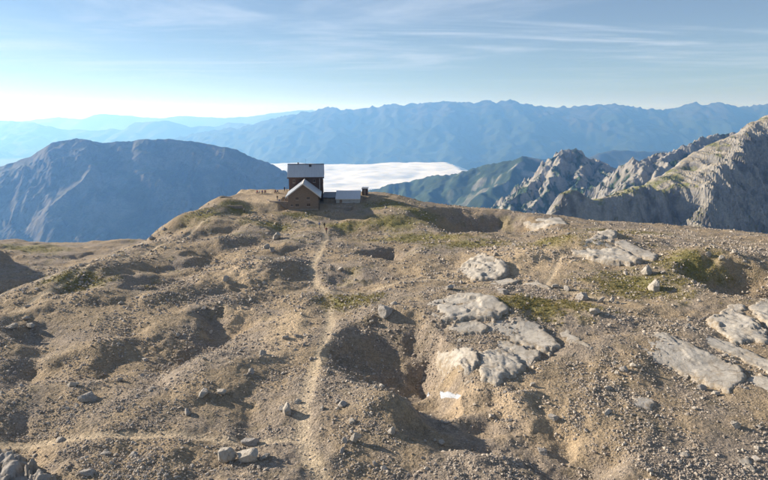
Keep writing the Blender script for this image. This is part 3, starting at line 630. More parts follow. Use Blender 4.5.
outcrop('limestone_outcrop', 'bluish grey rounded rock jutting from the ground at the path bend', [(-60, 474), (-20, 462), (0, 458), (15, 457), (28, 465), (38, 473), (52, 481), (46, 500), (0, 512), (-60, 512)], 1.3, 0.1, 0.8, 1.3, 0.4, 1777, 'boulder_grey', 'rock outcrop')

# old snow in the bottom of the hollow
m, t, b = new_mat('old_snow'); nz = n_noise(t, 6, 6, 0.6, objco(t)); t.links.new(n_mix(t, n_range(t, nz, 0.4, 0.75, 0, 1), (0.44, 0.47, 0.52), (0.30, 0.30, 0.30)), b.inputs['Base Color']); n_bump(t, b, nz, 0.5, 0.1); M['snow'] = m  # darker, bluer snow colour stands in for the hollow's shade; grey patches are dirt
outcrop('snow_patch', 'small dirty remnant of snow in the hollow under the grooved face', [(428, 392), (436, 389), (448, 391), (460, 394), (467, 399), (456, 400), (442, 397)], 0.45, 0, 0.05, 1.5, 0.3, 1801, 'snow', 'snow')

# ------------------------------------------------------------------ boulders and loose stones
def rock_mesh(name, seed, subdiv, mat, cuts=11, flatten=0.75):
    bm = bmesh.new(); bmesh.ops.create_icosphere(bm, subdivisions=subdiv, radius=1.0)
    r = random.Random(seed)
    pls = []
    for _ in range(cuts):
        n = Vector((r.gauss(0, 1), r.gauss(0, 1), r.gauss(0, 0.8))).normalized(); pls.append((n, r.uniform(0.36, 0.78)))
    off = Vector((r.uniform(-50, 50), r.uniform(-50, 50), 0)); sx, sy = r.uniform(0.8, 1.25), r.uniform(0.7, 1.1)
    for v in bm.verts:
        for n, d in pls:
            e = v.co.dot(n) - d
            if e > 0: v.co -= n * e * 0.92
    for v in bm.verts:
        p = v.co * 2.1 + off
        k = 0.09 * float(perlin(p.x + p.z, p.y - p.z, seed)) + 0.045 * float(perlin(2.7 * p.x - p.z, 2.7 * p.y + 2 * p.z, seed + 3))
        v.co *= 1 + k
        v.co.x *= sx; v.co.y *= sy; v.co.z *= flatten
    me = bpy.data.meshes.new(name); bm.to_mesh(me); bm.free(); me.materials.append(M[mat])
    return me
BM = [rock_mesh('boulder', 60 + i, 4, 'boulder' if i % 3 else 'boulder_grey', 12, 0.72 + 0.06 * (i % 4)) for i in range(12)]
SMALL = [rock_mesh('boulder', 160 + i, 3, 'boulder' if i % 3 else 'boulder_grey', 10, 0.70 + 0.06 * (i % 4)) for i in range(12)]

big = [  # photo x, y of the foot, width in pixels, height factor, label
 (386, 321, 24, 0.9, 'pale limestone boulder perched on the rim of the big shaded hollow'), (372, 326, 9, 0.8, 'small pale block just under the boulder on the hollow rim'),
 (287, 416, 17, 1.2, 'squarish limestone boulder left of the footpath with a long shadow'), (281, 412, 9, 1.0, 'small block leaning on the squarish boulder left of the footpath'),
 (355, 444, 13, 1.7, 'upright pointed limestone boulder right of the footpath'), (345, 443, 9, 1.1, 'low block beside the upright pointed boulder'), (342, 453, 9, 0.8, 'pale broken chip below the upright pointed boulder'),
 (225, 465, 24, 1.35, 'brown limestone boulder, left one of the joined pair below the side path'), (247, 464, 26, 1.1, 'grey limestone boulder, right one of the joined pair below the side path'), (252, 447, 20, 0.9, 'grey block resting behind the joined pair of boulders'), (265, 460, 12, 0.8, 'low grey block at the shaded end of the joined boulder pair'),
 (648, 276, 15, 1.2, 'light boulder with long shadow in the grassy dip on the right'), (664, 274, 9, 0.8, 'small pale stone beside the light boulder in the grassy dip'), (676, 273, 7, 0.9, 'small stone at the end of the shadow in the grassy dip'),
 (658, 292, 18, 1.0, 'wide grey boulder in front of the grassy dip on the right'), (585, 301, 13, 0.9, 'rounded boulder in a loose row above the flat slabs'), (602, 303, 12, 0.9, 'pale block in the loose row above the flat slabs'), (613, 303, 9, 1.1, 'upright small block in the loose row above the flat slabs'),
 (567, 291, 9, 0.9, 'dark stone at the edge of the grass above the flat slabs'), (556, 289, 8, 0.9, 'dark stone left of its twin at the grass edge'), (597, 315, 15, 0.9, 'squat boulder between the slabs and the loose row'),
 (506, 295, 13, 1.0, 'pale boulder with a dark shadow just above the rough limestone hump'), (450, 290, 12, 0.8, 'low dark boulder on the grass strip above the rough hump'), (497, 256, 8, 0.9, 'dark stone on top of the weathered crag'),
 (545, 456, 18, 0.7, 'flat grey boulder casting a shadow on the foreground gravel'), (739, 430, 15, 1.1, 'dark block above the thin limestone flake'), (688, 458, 12, 0.6, 'low flat stone on the foreground gravel right of the flat grey boulder'),
 (625, 372, 10, 1.0, 'block in the cluster left of the largest slab'), (634, 369, 9, 1.0, 'upper block in the cluster left of the largest slab'), (617, 376, 8, 0.9, 'lowest block in the cluster left of the largest slab'),
 (703, 391, 11, 0.9, 'dark block under the lower edge of the largest slab'), (717, 396, 9, 0.9, 'second dark block under the lower edge of the largest slab'), (609, 391, 9, 0.9, 'small pale block above the rounded limestone scab'),
 (556, 424, 12, 1.1, 'pale block standing at the lip of the yellow earth pit'), (276, 240, 13, 0.9, 'large pale boulder on the slope below the gable house'), (265, 249, 9, 1.0, 'grey boulder below the large pale one under the gable house'), (272, 252, 8, 1.0, 'second grey boulder under the gable house slope'),
 (340, 272, 8, 1.0, 'pale stone inside the small hollow beside the path'), (226, 281, 9, 1.0, 'lone grey boulder on the smooth brown slope left of the path'), (85, 402, 22, 0.7, 'grey flattish boulder on the left gravel slope'), (70, 388, 14, 0.8, 'boulder behind the grey flattish one on the left slope'),
 (118, 382, 9, 0.8, 'loose block right of the flattish boulder on the left slope'), (186, 415, 11, 0.8, 'pale brown block left of the joined boulder pair'), (202, 398, 15, 0.7, 'long pale block on the gravel left of the footpath'), (221, 396, 12, 0.9, 'tilted block beside the long pale one'), (88, 478, 17, 0.9, 'pale pointed boulder near the bluish grey rock'),
 (298, 404, 8, 1.0, 'small pale block on the footpath edge'), (391, 436, 12, 1.0, 'pale block right of the upright pointed boulder'), (383, 471, 11, 0.7, 'low pale stone on the foreground gravel beside the path'), (441, 446, 12, 0.8, 'grey block on the gravel mound between path and pit'),
 (322, 411, 9, 0.8, 'dark stone by the footpath opposite the squarish boulder'), (342, 408, 11, 0.8, 'pale stone on the gravel below the big hollow'), (735, 255, 9, 1.0, 'grey boulder at the top of the shaded mound'), (722, 262, 8, 1.1, 'boulder on the grassy edge of the shaded mound'), (709, 257, 7, 0.9, 'pale boulder beside the shaded mound'),
 (30, 330, 12, 0.8, 'grey boulder on the far left slope above the dark hollow'), (10, 330, 11, 0.9, 'pale boulder at the far left above the dark hollow'), (145, 362, 9, 0.9, 'brown block at the lower edge of the left slope hollow'), (262, 355, 10, 0.9, 'brown block left of the footpath bend'), (286, 340, 9, 0.8, 'pale chip left of the path bend below the hut'), (297, 338, 8, 0.8, 'second pale chip left of the path bend'),
]
big += [(141, 246, 6, 0.8, 'pale boulder on the crest edge where the left valley begins'), (151, 240, 7, 0.7, 'wide pale boulder on the crest edge below the hut knoll'), (164, 231, 5, 0.9, 'small pale boulder highest on the left crest edge')]
used_xy = []
for i, (px, py, w, hf, lab) in enumerate(big):
    x, y, z = [float(v[0]) for v in find(px, py, H, n=500)]
    r = w * 0.5 * y / F
    o = link('boulder', BM[i % 12], label=lab, cat='boulder')
    y += r * 0.7; o.location = (x, y, float(H(np.array([x]), np.array([y]))[0]) + r * 0.30 * hf)
    o.scale = (r * 1.1, r * 1.02, r * hf * 1.1); o.rotation_euler = (rng.normal(0, .12), rng.normal(0, .12), rng.uniform(0, 6.28)); used_xy.append((x, y, r))

def scatter(n, y0, y1, power, smin, smax, expo, seed):
    g = np.random.default_rng(seed); k = n * 3
    u = g.uniform(-0.80, 0.80, k); t = g.uniform(0, 1, k)
    y = (y0 ** (1 - power) + t * (y1 ** (1 - power) - y0 ** (1 - power))) ** (1 / (1 - power)); x = u * y
    dens = 0.30 + 0.85 * fbm(x / 10, y / 10, 3, 71) + 0.45 * fbm(x / 2.5, y / 2.5, 2, 72)
    for pl, w in paths: dens = np.where(seg_dist(x, y, pl)[0] < w * 1.1, dens * 0.12, dens)
    cl = np.maximum(np.abs(x + 28) - 22, np.abs(y - 189) - 12); dens = np.where(cl < 0, dens * 0.03, dens)
    keep = g.uniform(0, 1, k) < np.clip(dens, 0.05, 1); x, y = x[keep][:n], y[keep][:n]
    s = smin * (1 - g.uniform(0, 1, len(x)) * (1 - (smin / smax) ** expo)) ** (-1 / expo)
    return x, y, np.minimum(s, smax), g
# 230 larger loose blocks, each an object
bx, by, bs, g = scatter(230, 46, 190, 1.15, 0.40, 0.85, 2.6, 301)
bz = H(bx, by)
def zone(x, y):
    d, _ = seg_dist(np.array([x]), np.array([y]), paths[0][0])
    if d[0] < 4 and y < 150: return 'beside the main footpath'
    if y > 135: return 'on the slopes around the hut knoll' if x < 12 else 'on the right hand crest'
    if x < np.interp(y, paths[0][0][:, 1], paths[0][0][:, 0]): return 'on the lower gravel left of the footpath' if y < 68 else 'on the rolling mounds left of the footpath'
    if y < 62: return 'on the gravel around the earth pit'
    return 'on the ground around the pale slabs' if y < 95 else 'on the grassy ground beyond the pale slabs'
for i in range(len(bx)):
    s = bs[i] * (0.72 + 0.0028 * by[i])
    o = link('boulder', SMALL[i % 12], label=('pale' if (i % 12) % 3 else 'greyer weathered') + ' loose limestone block ' + zone(bx[i], by[i]), cat='boulder', group='loose limestone blocks ' + zone(bx[i], by[i]))
    o.location = (bx[i], by[i], bz[i] + 0.10 * s); o.scale = (s * 0.80, s * 0.74, s * 0.68); o.rotation_euler = (g.normal(0, .2), g.normal(0, .2), g.uniform(0, 6.28))

# countless small stones: points carrying a stone each
sx_, sy_, ss_, g = scatter(120000, 38, 215, 1.75, 0.08, 0.44, 2.0, 302)
ss_ = ss_ * np.clip(sy_ / 75, 0.75, 1.7); sz_ = H(sx_, sy_)
me = bpy.data.meshes.new('scattered_stones'); me.vertices.add(len(sx_)); me.vertices.foreach_set('co', np.stack([sx_, sy_, sz_ + 0.12 * ss_], 1).astype(np.float32).ravel())
at = me.attributes.new('scl', 'FLOAT_VECTOR', 'POINT'); at.data.foreach_set('vector', (ss_[:, None] * g.uniform(0.5, 0.8, (len(ss_), 3)) * np.array([1.05, 1, 0.9])).astype(np.float32).ravel())
at = me.attributes.new('rot', 'FLOAT_VECTOR', 'POINT'); at.data.foreach_set('vector', np.stack([g.normal(0, .35, len(ss_)), g.normal(0, .35, len(ss_)), g.uniform(0, 6.28, len(ss_))], 1).astype(np.float32).ravel())
at = me.attributes.new('pick', 'INT', 'POINT'); at.data.foreach_set('value', g.integers(0, 9, len(ss_)).astype(np.int32))
def stone_mat(name, a, b_):
    m, t, b = new_mat(name); oi = t.nodes.new('ShaderNodeObjectInfo'); t.links.new(n_mix(t, oi.outputs['Random'], a, b_), b.inputs['Base Color']); return m
M['stone_a'] = stone_mat('loose_stone', (0.26, 0.22, 0.18), (0.48, 0.42, 0.345)); M['stone_b'] = stone_mat('loose_dark_stone', (0.21, 0.178, 0.15), (0.36, 0.31, 0.255))
pc = bpy.data.collections.new('stone_shapes')
for i in range(9):
    so_ = bpy.data.objects.new('stone_shape', rock_mesh('stone_shape', 400 + i, 2, 'stone_b' if i % 3 == 0 else 'stone_a', 8, 0.8)); pc.objects.link(so_)
ng = bpy.data.node_groups.new('stones', 'GeometryNodeTree')
ng.interface.new_socket('Geometry', in_out='INPUT', socket_type='NodeSocketGeometry'); ng.interface.new_socket('Geometry', in_out='OUTPUT', socket_type='NodeSocketGeometry')
gi = ng.nodes.new('NodeGroupInput'); go = ng.nodes.new('NodeGroupOutput'); ip = ng.nodes.new('GeometryNodeInstanceOnPoints'); ci = ng.nodes.new('GeometryNodeCollectionInfo')
ci.inputs['Collection'].default_value = pc; ci.inputs['Separate Children'].default_value = True; ip.inputs['Pick Instance'].default_value = True
def na(name, ty):
    n = ng.nodes.new('GeometryNodeInputNamedAttribute'); n.data_type = ty; n.inputs['Name'].default_value = name; return n.outputs['Attribute']
e2r = ng.nodes.new('FunctionNodeEulerToRotation'); ng.links.new(na('rot', 'FLOAT_VECTOR'), e2r.inputs[0]); ng.links.new(e2r.outputs[0], ip.inputs['Rotation'])
ng.links.new(gi.outputs[0], ip.inputs['Points']); ng.links.new(ci.outputs[0], ip.inputs['Instance']); ng.links.new(na('pick', 'INT'), ip.inputs['Instance Index']); ng.links.new(na('scl', 'FLOAT_VECTOR'), ip.inputs['Scale'])
ng.links.new(ip.outputs[0], go.inputs[0])
o = link('scattered_stones', me, label='countless small grey and brown stones strewn over the plateau', cat='stones', kind='stuff'); md = o.modifiers.new('stones', 'NODES'); md.node_group = ng

def tuft_mesh(seed):
    r = random.Random(seed); v, f = [], []
    for _ in range(9):
        a = r.uniform(0, 6.28); l = r.uniform(0.7, 1.2); q = r.uniform(0.15, 0.7); bx0, by0 = r.gauss(0, 0.22), r.gauss(0, 0.22); w = 0.09
        i = len(v); dx_, dy_ = math.cos(a), math.sin(a)
        v += [(bx0 - dy_ * w, by0 + dx_ * w, -0.1), (bx0 + dy_ * w, by0 - dx_ * w, -0.1), (bx0 + dx_ * q * 0.5 + dy_ * w * .7, by0 + dy_ * q * 0.5 - dx_ * w * .7, l * 0.65), (bx0 + dx_ * q * 0.5 - dy_ * w * .7, by0 + dy_ * q * 0.5 + dx_ * w * .7, l * 0.65), (bx0 + dx_ * q, by0 + dy_ * q, l)]
        f += [(i, i + 1, i + 2, i + 3), (i + 3, i + 2, i + 4)]
    me = bpy.data.meshes.new('tuft_shape'); me.from_pydata(v, [], f); me.materials.append(M['tuft']); return me
M['tuft'] = stone_mat('dry_grass', (0.19, 0.17, 0.055), (0.36, 0.29, 0.12))
gg = np.random.default_rng(505); k_ = 260000
ux_ = gg.uniform(-0.75, 0.75, k_); yy_ = (60 ** -0.4 + gg.uniform(0, 1, k_) * (230 ** -0.4 - 60 ** -0.4)) ** (1 / -0.4); xx_ = ux_ * yy_
gm = grass_amount(xx_, yy_); kp = gg.uniform(0, 1, k_) < sstep(0.10, 0.6, gm) * 0.38
xx_, yy_ = xx_[kp][:60000], yy_[kp][:60000]; zz_ = H(xx_, yy_)
me = bpy.data.meshes.new('grass'); me.vertices.add(len(xx_)); me.vertices.foreach_set('co', np.stack([xx_, yy_, zz_], 1).astype(np.float32).ravel())
at = me.attributes.new('scl', 'FLOAT_VECTOR', 'POINT'); at.data.foreach_set('vector', (gg.uniform(0.10, 0.24, len(xx_))[:, None] * np.array([1.5, 1.5, 1.0])).astype(np.float32).ravel())
at = me.attributes.new('rot', 'FLOAT_VECTOR', 'POINT'); at.data.foreach_set('vector', np.stack([np.zeros(len(xx_)), np.zeros(len(xx_)), gg.uniform(0, 6.28, len(xx_))], 1).astype(np.float32).ravel())
at = me.attributes.new('pick', 'INT', 'POINT'); at.data.foreach_set('value', gg.integers(0, 4, len(xx_)).astype(np.int32))
tcl = bpy.data.collections.new('tuft_shapes')
for i in range(4): tcl.objects.link(bpy.data.objects.new('tuft_shape', tuft_mesh(i)))
ng2 = ng.copy(); [n for n in ng2.nodes if n.type == 'COLLECTION_INFO'][0].inputs['Collection'].default_value = tcl
o = link('grass', me, label='short dry yellow green grass growing in patches between the stones', cat='grass', kind='stuff'); md = o.modifiers.new('tufts', 'NODES'); md.node_group = ng2

# ------------------------------------------------------------------ the hut and its neighbours
def flat_mat(name, a, b_, scale=2.0, bump=0.3, dist=0.05, rough=0.8, mapscale=None, metal=0.0, spec=0.2):
    m, t, b = new_mat(name); n = n_noise(t, scale, 6, 0.65, objco(t), mapscale)
    t.links.new(n_mix(t, n_range(t, n, 0.3, 0.7, 0, 1), a, b_), b.inputs['Base Color']); b.inputs['Roughness'].default_value = rough; b.inputs['Metallic'].default_value = metal
    b.inputs['Specular IOR Level'].default_value = spec; n_bump(t, b, n, bump, dist); return m
M['shingle_wall'] = flat_mat('brown_shingle_wall', (0.26, 0.195, 0.145), (0.17, 0.125, 0.09), 1.4, 0.5, 0.06, 0.9, (1, 1, 4))
M['dark_wood'] = flat_mat('dark_timber_wall', (0.115, 0.07, 0.052), (0.07, 0.045, 0.036), 1.6, 0.5, 0.05, 0.85, (5, 5, 0.6))
M['stone_wall'] = flat_mat('stone_masonry', (0.34, 0.29, 0.235), (0.20, 0.165, 0.135), 1.9, 0.9, 0.15)
M['metal_roof'] = flat_mat('grey_metal_roof', (0.49, 0.51, 0.54), (0.41, 0.43, 0.46), 0.7, 0.15, 0.02, 0.42, (6, 0.5, 0.5), 0.0, 0.5)
M['dull_roof'] = flat_mat('dull_grey_roof', (0.20, 0.215, 0.24), (0.15, 0.16, 0.18), 0.8, 0.2, 0.03, 0.6)
M['trim'] = flat_mat('pale_trim', (0.60, 0.56, 0.50), (0.48, 0.45, 0.41), 3, 0.1, 0.01)
M['plaster'] = flat_mat('grey_plaster', (0.50, 0.49, 0.47), (0.38, 0.37, 0.36), 1.2, 0.3, 0.03)
M['frame'] = flat_mat('window_frame', (0.30, 0.22, 0.16), (0.22, 0.16, 0.12), 5, 0.1, 0.01)
M['glass'] = flat_mat('window_glass', (0.02, 0.022, 0.026), (0.03, 0.033, 0.038), 1, 0.0, 0.01, 0.12, None, 0, 0.6)
M['brick'] = flat_mat('chimney_masonry', (0.26, 0.22, 0.19), (0.17, 0.145, 0.13), 4, 0.6, 0.04)
M['iron'] = flat_mat('dark_iron', (0.06, 0.06, 0.065), (0.04, 0.04, 0.045), 5, 0.1, 0.01, 0.5)

def bx_(bm, x0, x1, y0, y1, z0, z1):
    vs = [bm.verts.new((x, y, z)) for z in (z0, z1) for y in (y0, y1) for x in (x0, x1)]
    for f in ((0, 2, 3, 1), (4, 5, 7, 6), (0, 1, 5, 4), (2, 6, 7, 3), (0, 4, 6, 2), (1, 3, 7, 5)): bm.faces.new([vs[i] for i in f])
def extr(bm, prof, axis, a, b):
    """close a profile (list of 2D points) extruded along x or y"""
    def mk(p, q): return (q, p[0], p[1]) if axis == 'x' else (p[0], q, p[1])
    A = [bm.verts.new(mk(p, a)) for p in prof]; B = [bm.verts.new(mk(p, b)) for p in prof]; n = len(prof)
    bm.faces.new(A); bm.faces.new(B[::-1])
    for i in range(n): bm.faces.new((A[i], B[i], B[(i + 1) % n], A[(i + 1) % n]))
def part(name, mat, parent, build, label=None, bevel=0.0):
    bm = bmesh.new(); build(bm); bmesh.ops.recalc_face_normals(bm, faces=bm.faces)
    if bevel: bmesh.ops.bevel(bm, geom=list(bm.edges), offset=bevel, segments=1, affect='EDGES')
    me = bpy.data.meshes.new(name); bm.to_mesh(me); bm.free(); me.materials.append(M[mat]); return link(name, me, parent, label)
def empty(name, loc, rz, label, cat, group=None):
    o = link(name, None, None, label, cat, group); o.location = loc; o.rotation_euler = (0, 0, rz); return o
def window(parent, x, z, w, h, yface, side='y', s=-1, sill=True):
    """frame, glass, glazing bar and sill on a wall plane; s is the outward direction"""
    def P4(u0, u1, d0, d1, z0, z1):
        d0, d1 = sorted((yface + s * d0, yface + s * d1))
        return (u0, u1, d0, d1, z0, z1) if side == 'y' else (d0, d1, u0, u1, z0, z1)
    fw = 0.09
    def fr(bm):
        bx_(bm, *P4(x - w / 2, x + w / 2, 0.0, 0.07, z + h / 2 - fw, z + h / 2)); bx_(bm, *P4(x - w / 2, x + w / 2, 0.0, 0.07, z - h / 2, z - h / 2 + fw))
        bx_(bm, *P4(x - w / 2, x - w / 2 + fw, 0.0, 0.068, z - h / 2 + fw, z + h / 2 - fw)); bx_(bm, *P4(x + w / 2 - fw, x + w / 2, 0.0, 0.068, z - h / 2 + fw, z + h / 2 - fw))
        bx_(bm, *P4(x - 0.03, x + 0.03, 0.0, 0.055, z - h / 2 + fw, z + h / 2 - fw))
    wn_ = part('window', 'frame', parent, fr)
    part('pane', 'glass', wn_, lambda bm: bx_(bm, *P4(x - w / 2 + fw, x + w / 2 - fw, -0.05, 0.02, z - h / 2 + fw, z + h / 2 - fw)))
    if sill: part('sill', 'trim', wn_, lambda bm: bx_(bm, *P4(x - w / 2 - 0.06, x + w / 2 + 0.06, 0.0, 0.12, z - h / 2 - 0.07, z - h / 2 - 0.002)))

# gabled house in front
E = empty('gable_house', HUT, HROT, 'brown gabled stone hut with pale metal roof and small dark windows', 'house')
W2, D, EV, RG = 4.5, 12.4, 4.3, 7.75
part('wall', 'shingle_wall', E, lambda bm: extr(bm, [(-W2, -1.2), (W2, -1.2), (W2, EV), (0, RG), (-W2, EV)], 'y', 0, D))
part('plinth', 'stone_wall', E, lambda bm: bx_(bm, -W2 - 0.06, W2 + 0.06, -0.06, D - 0.1, -1.3, 0.35))
sl_ = (RG - EV) / W2; ov, th = 0.75, 0.22
def slope(s):
    return lambda bm: extr(bm, [(0, RG + 0.03), (s * (W2 + ov), RG + 0.03 - sl_ * (W2 + ov)), (s * (W2 + ov), RG + 0.03 - sl_ * (W2 + ov) + th), (0, RG + 0.03 + th)], 'y', -0.8, D - 0.05)
for s in (-1, 1):
    rf = part('roof_slope', 'metal_roof', E, slope(s))
    part('barge_board', 'trim', rf, lambda bm, s=s: extr(bm, [(0, RG - 0.12), (s * (W2 + ov + 0.02), RG - 0.12 - sl_ * (W2 + ov + 0.02)), (s * (W2 + ov + 0.02), RG - sl_ * (W2 + ov + 0.02) + 0.30), (0, RG + 0.30)], 'y', -0.86, -0.802))
    part('gutter', 'iron', E, lambda bm, s=s: bx_(bm, *sorted((s * (W2 + ov + 0.02), s * (W2 + ov + 0.14))), -0.7, D - 0.2, RG - sl_ * (W2 + ov) - 0.02, RG - sl_ * (W2 + ov) + 0.12))
    for k in range(6):      # standing seams
        part('seam', 'metal_roof', rf, lambda bm, s=s, k=k: extr(bm, [(s * 0.12, RG + th + 0.025 - sl_ * 0.12), (s * (W2 + ov - 0.05), RG + th + 0.025 - sl_ * (W2 + ov - 0.05)), (s * (W2 + ov - 0.05), RG + th + 0.085 - sl_ * (W2 + ov - 0.05)), (s * 0.12, RG + th + 0.085 - sl_ * 0.12)], 'y', 0.6 + 2 * k, 0.66 + 2 * k))
part('ridge_cap', 'trim', E, lambda bm: extr(bm, [(-0.28, RG + 0.09), (0, RG + 0.33), (0.28, RG + 0.09), (0, RG + 0.27)], 'y', -0.83, D - 0.06))
for (x, z, w, h) in [(-1.85, 3.45, 1.0, 0.9), (1.45, 3.5, 1.0, 0.9), (-1.85, 1.45, 1.15, 1.0), (1.5, 1.5, 1.15, 1.0), (-3.45, 1.45, 0.7, 0.7)]: window(E, x, z, w, h, 0.0)
for y in (2.5, 5.5, 8.5): window(E, y, 2.2, 1.0, 1.0, W2, 'x', 1); window(E, y, 2.6, 1.0, 1.0, -W2, 'x', -1)
part('downpipe', 'iron', E, lambda bm: bx_(bm, W2 + 0.02, W2 + 0.14, -0.14, -0.02, -1.0, EV - 0.1))

# taller house behind
E = empty('main_house', HUT, HROT, 'tall dark timber hut with wide grey metal roof behind the gabled one', 'house')
X0, X1, Y0, Y1, EV, RG = -5.0, 5.7, 12.45, 20.6, 8.75, 12.0
ym = (Y0 + Y1) / 2
part('wall', 'dark_wood', E, lambda bm: extr(bm, [(Y0, -0.5), (Y1, -0.5), (Y1, EV), (ym, RG), (Y0, EV)], 'x', X0, X1))
part('plinth', 'stone_wall', E, lambda bm: bx_(bm, X0 - 0.05, X1 + 0.05, Y0 + 0.02, Y1 + 0.05, -0.9, 2.7))
sl_ = (RG - EV) / (ym - Y0); ov = 0.55
for s, nm in ((-1, 'front'), (1, 'back')):
    rf = part('roof_slope', 'metal_roof', E, lambda bm, s=s: extr(bm, [(ym, RG + 0.03), (ym + s * (ym - Y0 + ov), RG + 0.03 - sl_ * (ym - Y0 + ov)), (ym + s * (ym - Y0 + ov), RG + 0.23 - sl_ * (ym - Y0 + ov)), (ym, RG + 0.23)], 'x', X0 - 0.45, X1 + 0.45))
    for k in range(13):
        part('seam', 'metal_roof', rf, lambda bm, s=s, k=k: extr(bm, [(ym + s * 0.1, RG + 0.225 - sl_ * 0.1), (ym + s * (ym - Y0 + ov - 0.03), RG + 0.225 - sl_ * (ym - Y0 + ov - 0.03)), (ym + s * (ym - Y0 + ov - 0.03), RG + 0.275 - sl_ * (ym - Y0 + ov - 0.03)), (ym + s * 0.1, RG + 0.275 - sl_ * 0.1)], 'x', X0 - 0.1 + 0.87 * k, X0 - 0.05 + 0.87 * k))
part('eave_board', 'dark_wood', E, lambda bm: bx_(bm, X0 - 0.44, X1 + 0.44, Y0 - ov - 0.07, Y0 - ov - 0.003, EV - sl_ * ov - 0.22, EV - sl_ * ov + 0.20))
part('ridge_cap', 'dull_roof', E, lambda bm: extr(bm, [(ym - 0.3, RG + 0.05), (ym, RG + 0.36), (ym + 0.3, RG + 0.05), (ym, RG + 0.24)], 'x', X0 - 0.47, X1 + 0.47))
for (x, dy, w, hh, mt) in [(-2.1, 0.6, 0.45, 0.95, 'brick'), (1.75, -0.7, 0.75, 0.55, 'iron')]:
    ch = part('chimney' if mt == 'brick' else 'roof_vent', mt, E, lambda bm: bx_(bm, x - w / 2, x + w / 2, ym + dy - 0.3, ym + dy + 0.3, RG - 0.9, RG + hh - abs(dy) * 0.5))
    if mt == 'brick': part('chimney_cap', 'iron', ch, lambda bm: bx_(bm, x - w / 2 - 0.08, x + w / 2 + 0.08, ym + dy - 0.38, ym + dy + 0.38, RG + hh - 0.298, RG + hh - 0.22))
part('lightning_rod', 'iron', E, lambda bm: bx_(bm, 0.32, 0.36, ym - 0.02, ym + 0.02, RG + 0.2, RG + 1.9))
part('corner_board', 'trim', E, lambda bm: bx_(bm, X1 - 1.05, X1 - 0.92, Y0 - 0.09, Y0 - 0.003, 0.3, EV - 0.35))
for x in (-3.4, ): window(E, x, 7.2, 0.8, 1.0, Y0)
window(E, 3.0, 7.3, 0.8, 1.0, Y0)
for y in (14.5, 16.5, 18.5):
    for z in (3.9, 6.6): window(E, y, z, 0.9, 1.1, X1, 'x', 1); window(E, y, z, 0.9, 1.1, X0, 'x', -1)
dr = part('door', 'frame', E, lambda bm: bx_(bm, X0 - 0.07, X0 - 0.004, 15.9, 16.9, 2.75, 4.7)); 

# low stores to the right of the hut
def lowhouse(name, label, x0, x1, y0, y1, zb, ze, zr, roofm, wallm):
    cx, cy_ = (x0 + x1) / 2, (y0 + y1) / 2
    E = empty(name, (cx, cy_, zb), 0, label, 'shed'); hw = (x1 - x0) / 2; hd = (y1 - y0) / 2; e, r = ze - zb, zr - zb
    part('wall', wallm, E, lambda bm: extr(bm, [(-hd, -0.8), (hd, -0.8), (hd, r - 0.1), (-hd, e)], 'x', -hw, hw))
    sl = (r - e) / (2 * hd)
    rf = part('roof', roofm, E, lambda bm: extr(bm, [(-hd - 0.35, e - 0.35 * sl + 0.04), (hd + 0.2, r + 0.2 * sl + 0.04), (hd + 0.2, r + 0.2 * sl + 0.20), (-hd - 0.35, e - 0.35 * sl + 0.20)], 'x', -hw - 0.2, hw + 0.2))
    part('fascia', 'trim' if wallm == 'plaster' else 'iron', rf, lambda bm: bx_(bm, -hw - 0.2, hw + 0.2, -hd - 0.39, -hd - 0.353, e - 0.35 * sl - 0.05, e - 0.35 * sl + 0.21))
    return E
E = lowhouse('low_store', 'low pale walled store with sloping blue grey roof right of the hut', -15.0, -7.6, 187.0, 191.6, 2.1, 3.35, 5.15, 'metal_roof', 'plaster')
part('door', 'frame', E, lambda bm: bx_(bm, -2.6, -1.8, -2.36, -2.303, -0.1, 1.15))
lowhouse('lean_to', 'dark roofed lean to between the tall hut and the pale store', -19.0, -15.15, 188.2, 191.6, 2.1, 3.6, 4.7, 'dull_roof', 'stone_wall')

E = empty('hut_shed', (-6.15, 195.0, 3.7), R(-8), 'tiny dark wooden shed on the crest beside the pale store', 'shed')
part('wall', 'dark_wood', E, lambda bm: bx_(bm, -0.85, 0.85, -0.8, 0.8, -0.4, 1.95))
part('roof', 'dull_roof', E, lambda bm: extr(bm, [(-1.0, 1.96), (1.0, 2.22), (1.0, 2.32), (-1.0, 2.06)], 'x', -1.05, 1.05))
dr = part('door', 'frame', E, lambda bm: bx_(bm, -0.4, 0.4, -0.86, -0.803, 0.0, 1.75)); part('handle', 'iron', dr, lambda bm: bx_(bm, 0.25, 0.31, -0.92, -0.862, 0.85, 0.95))

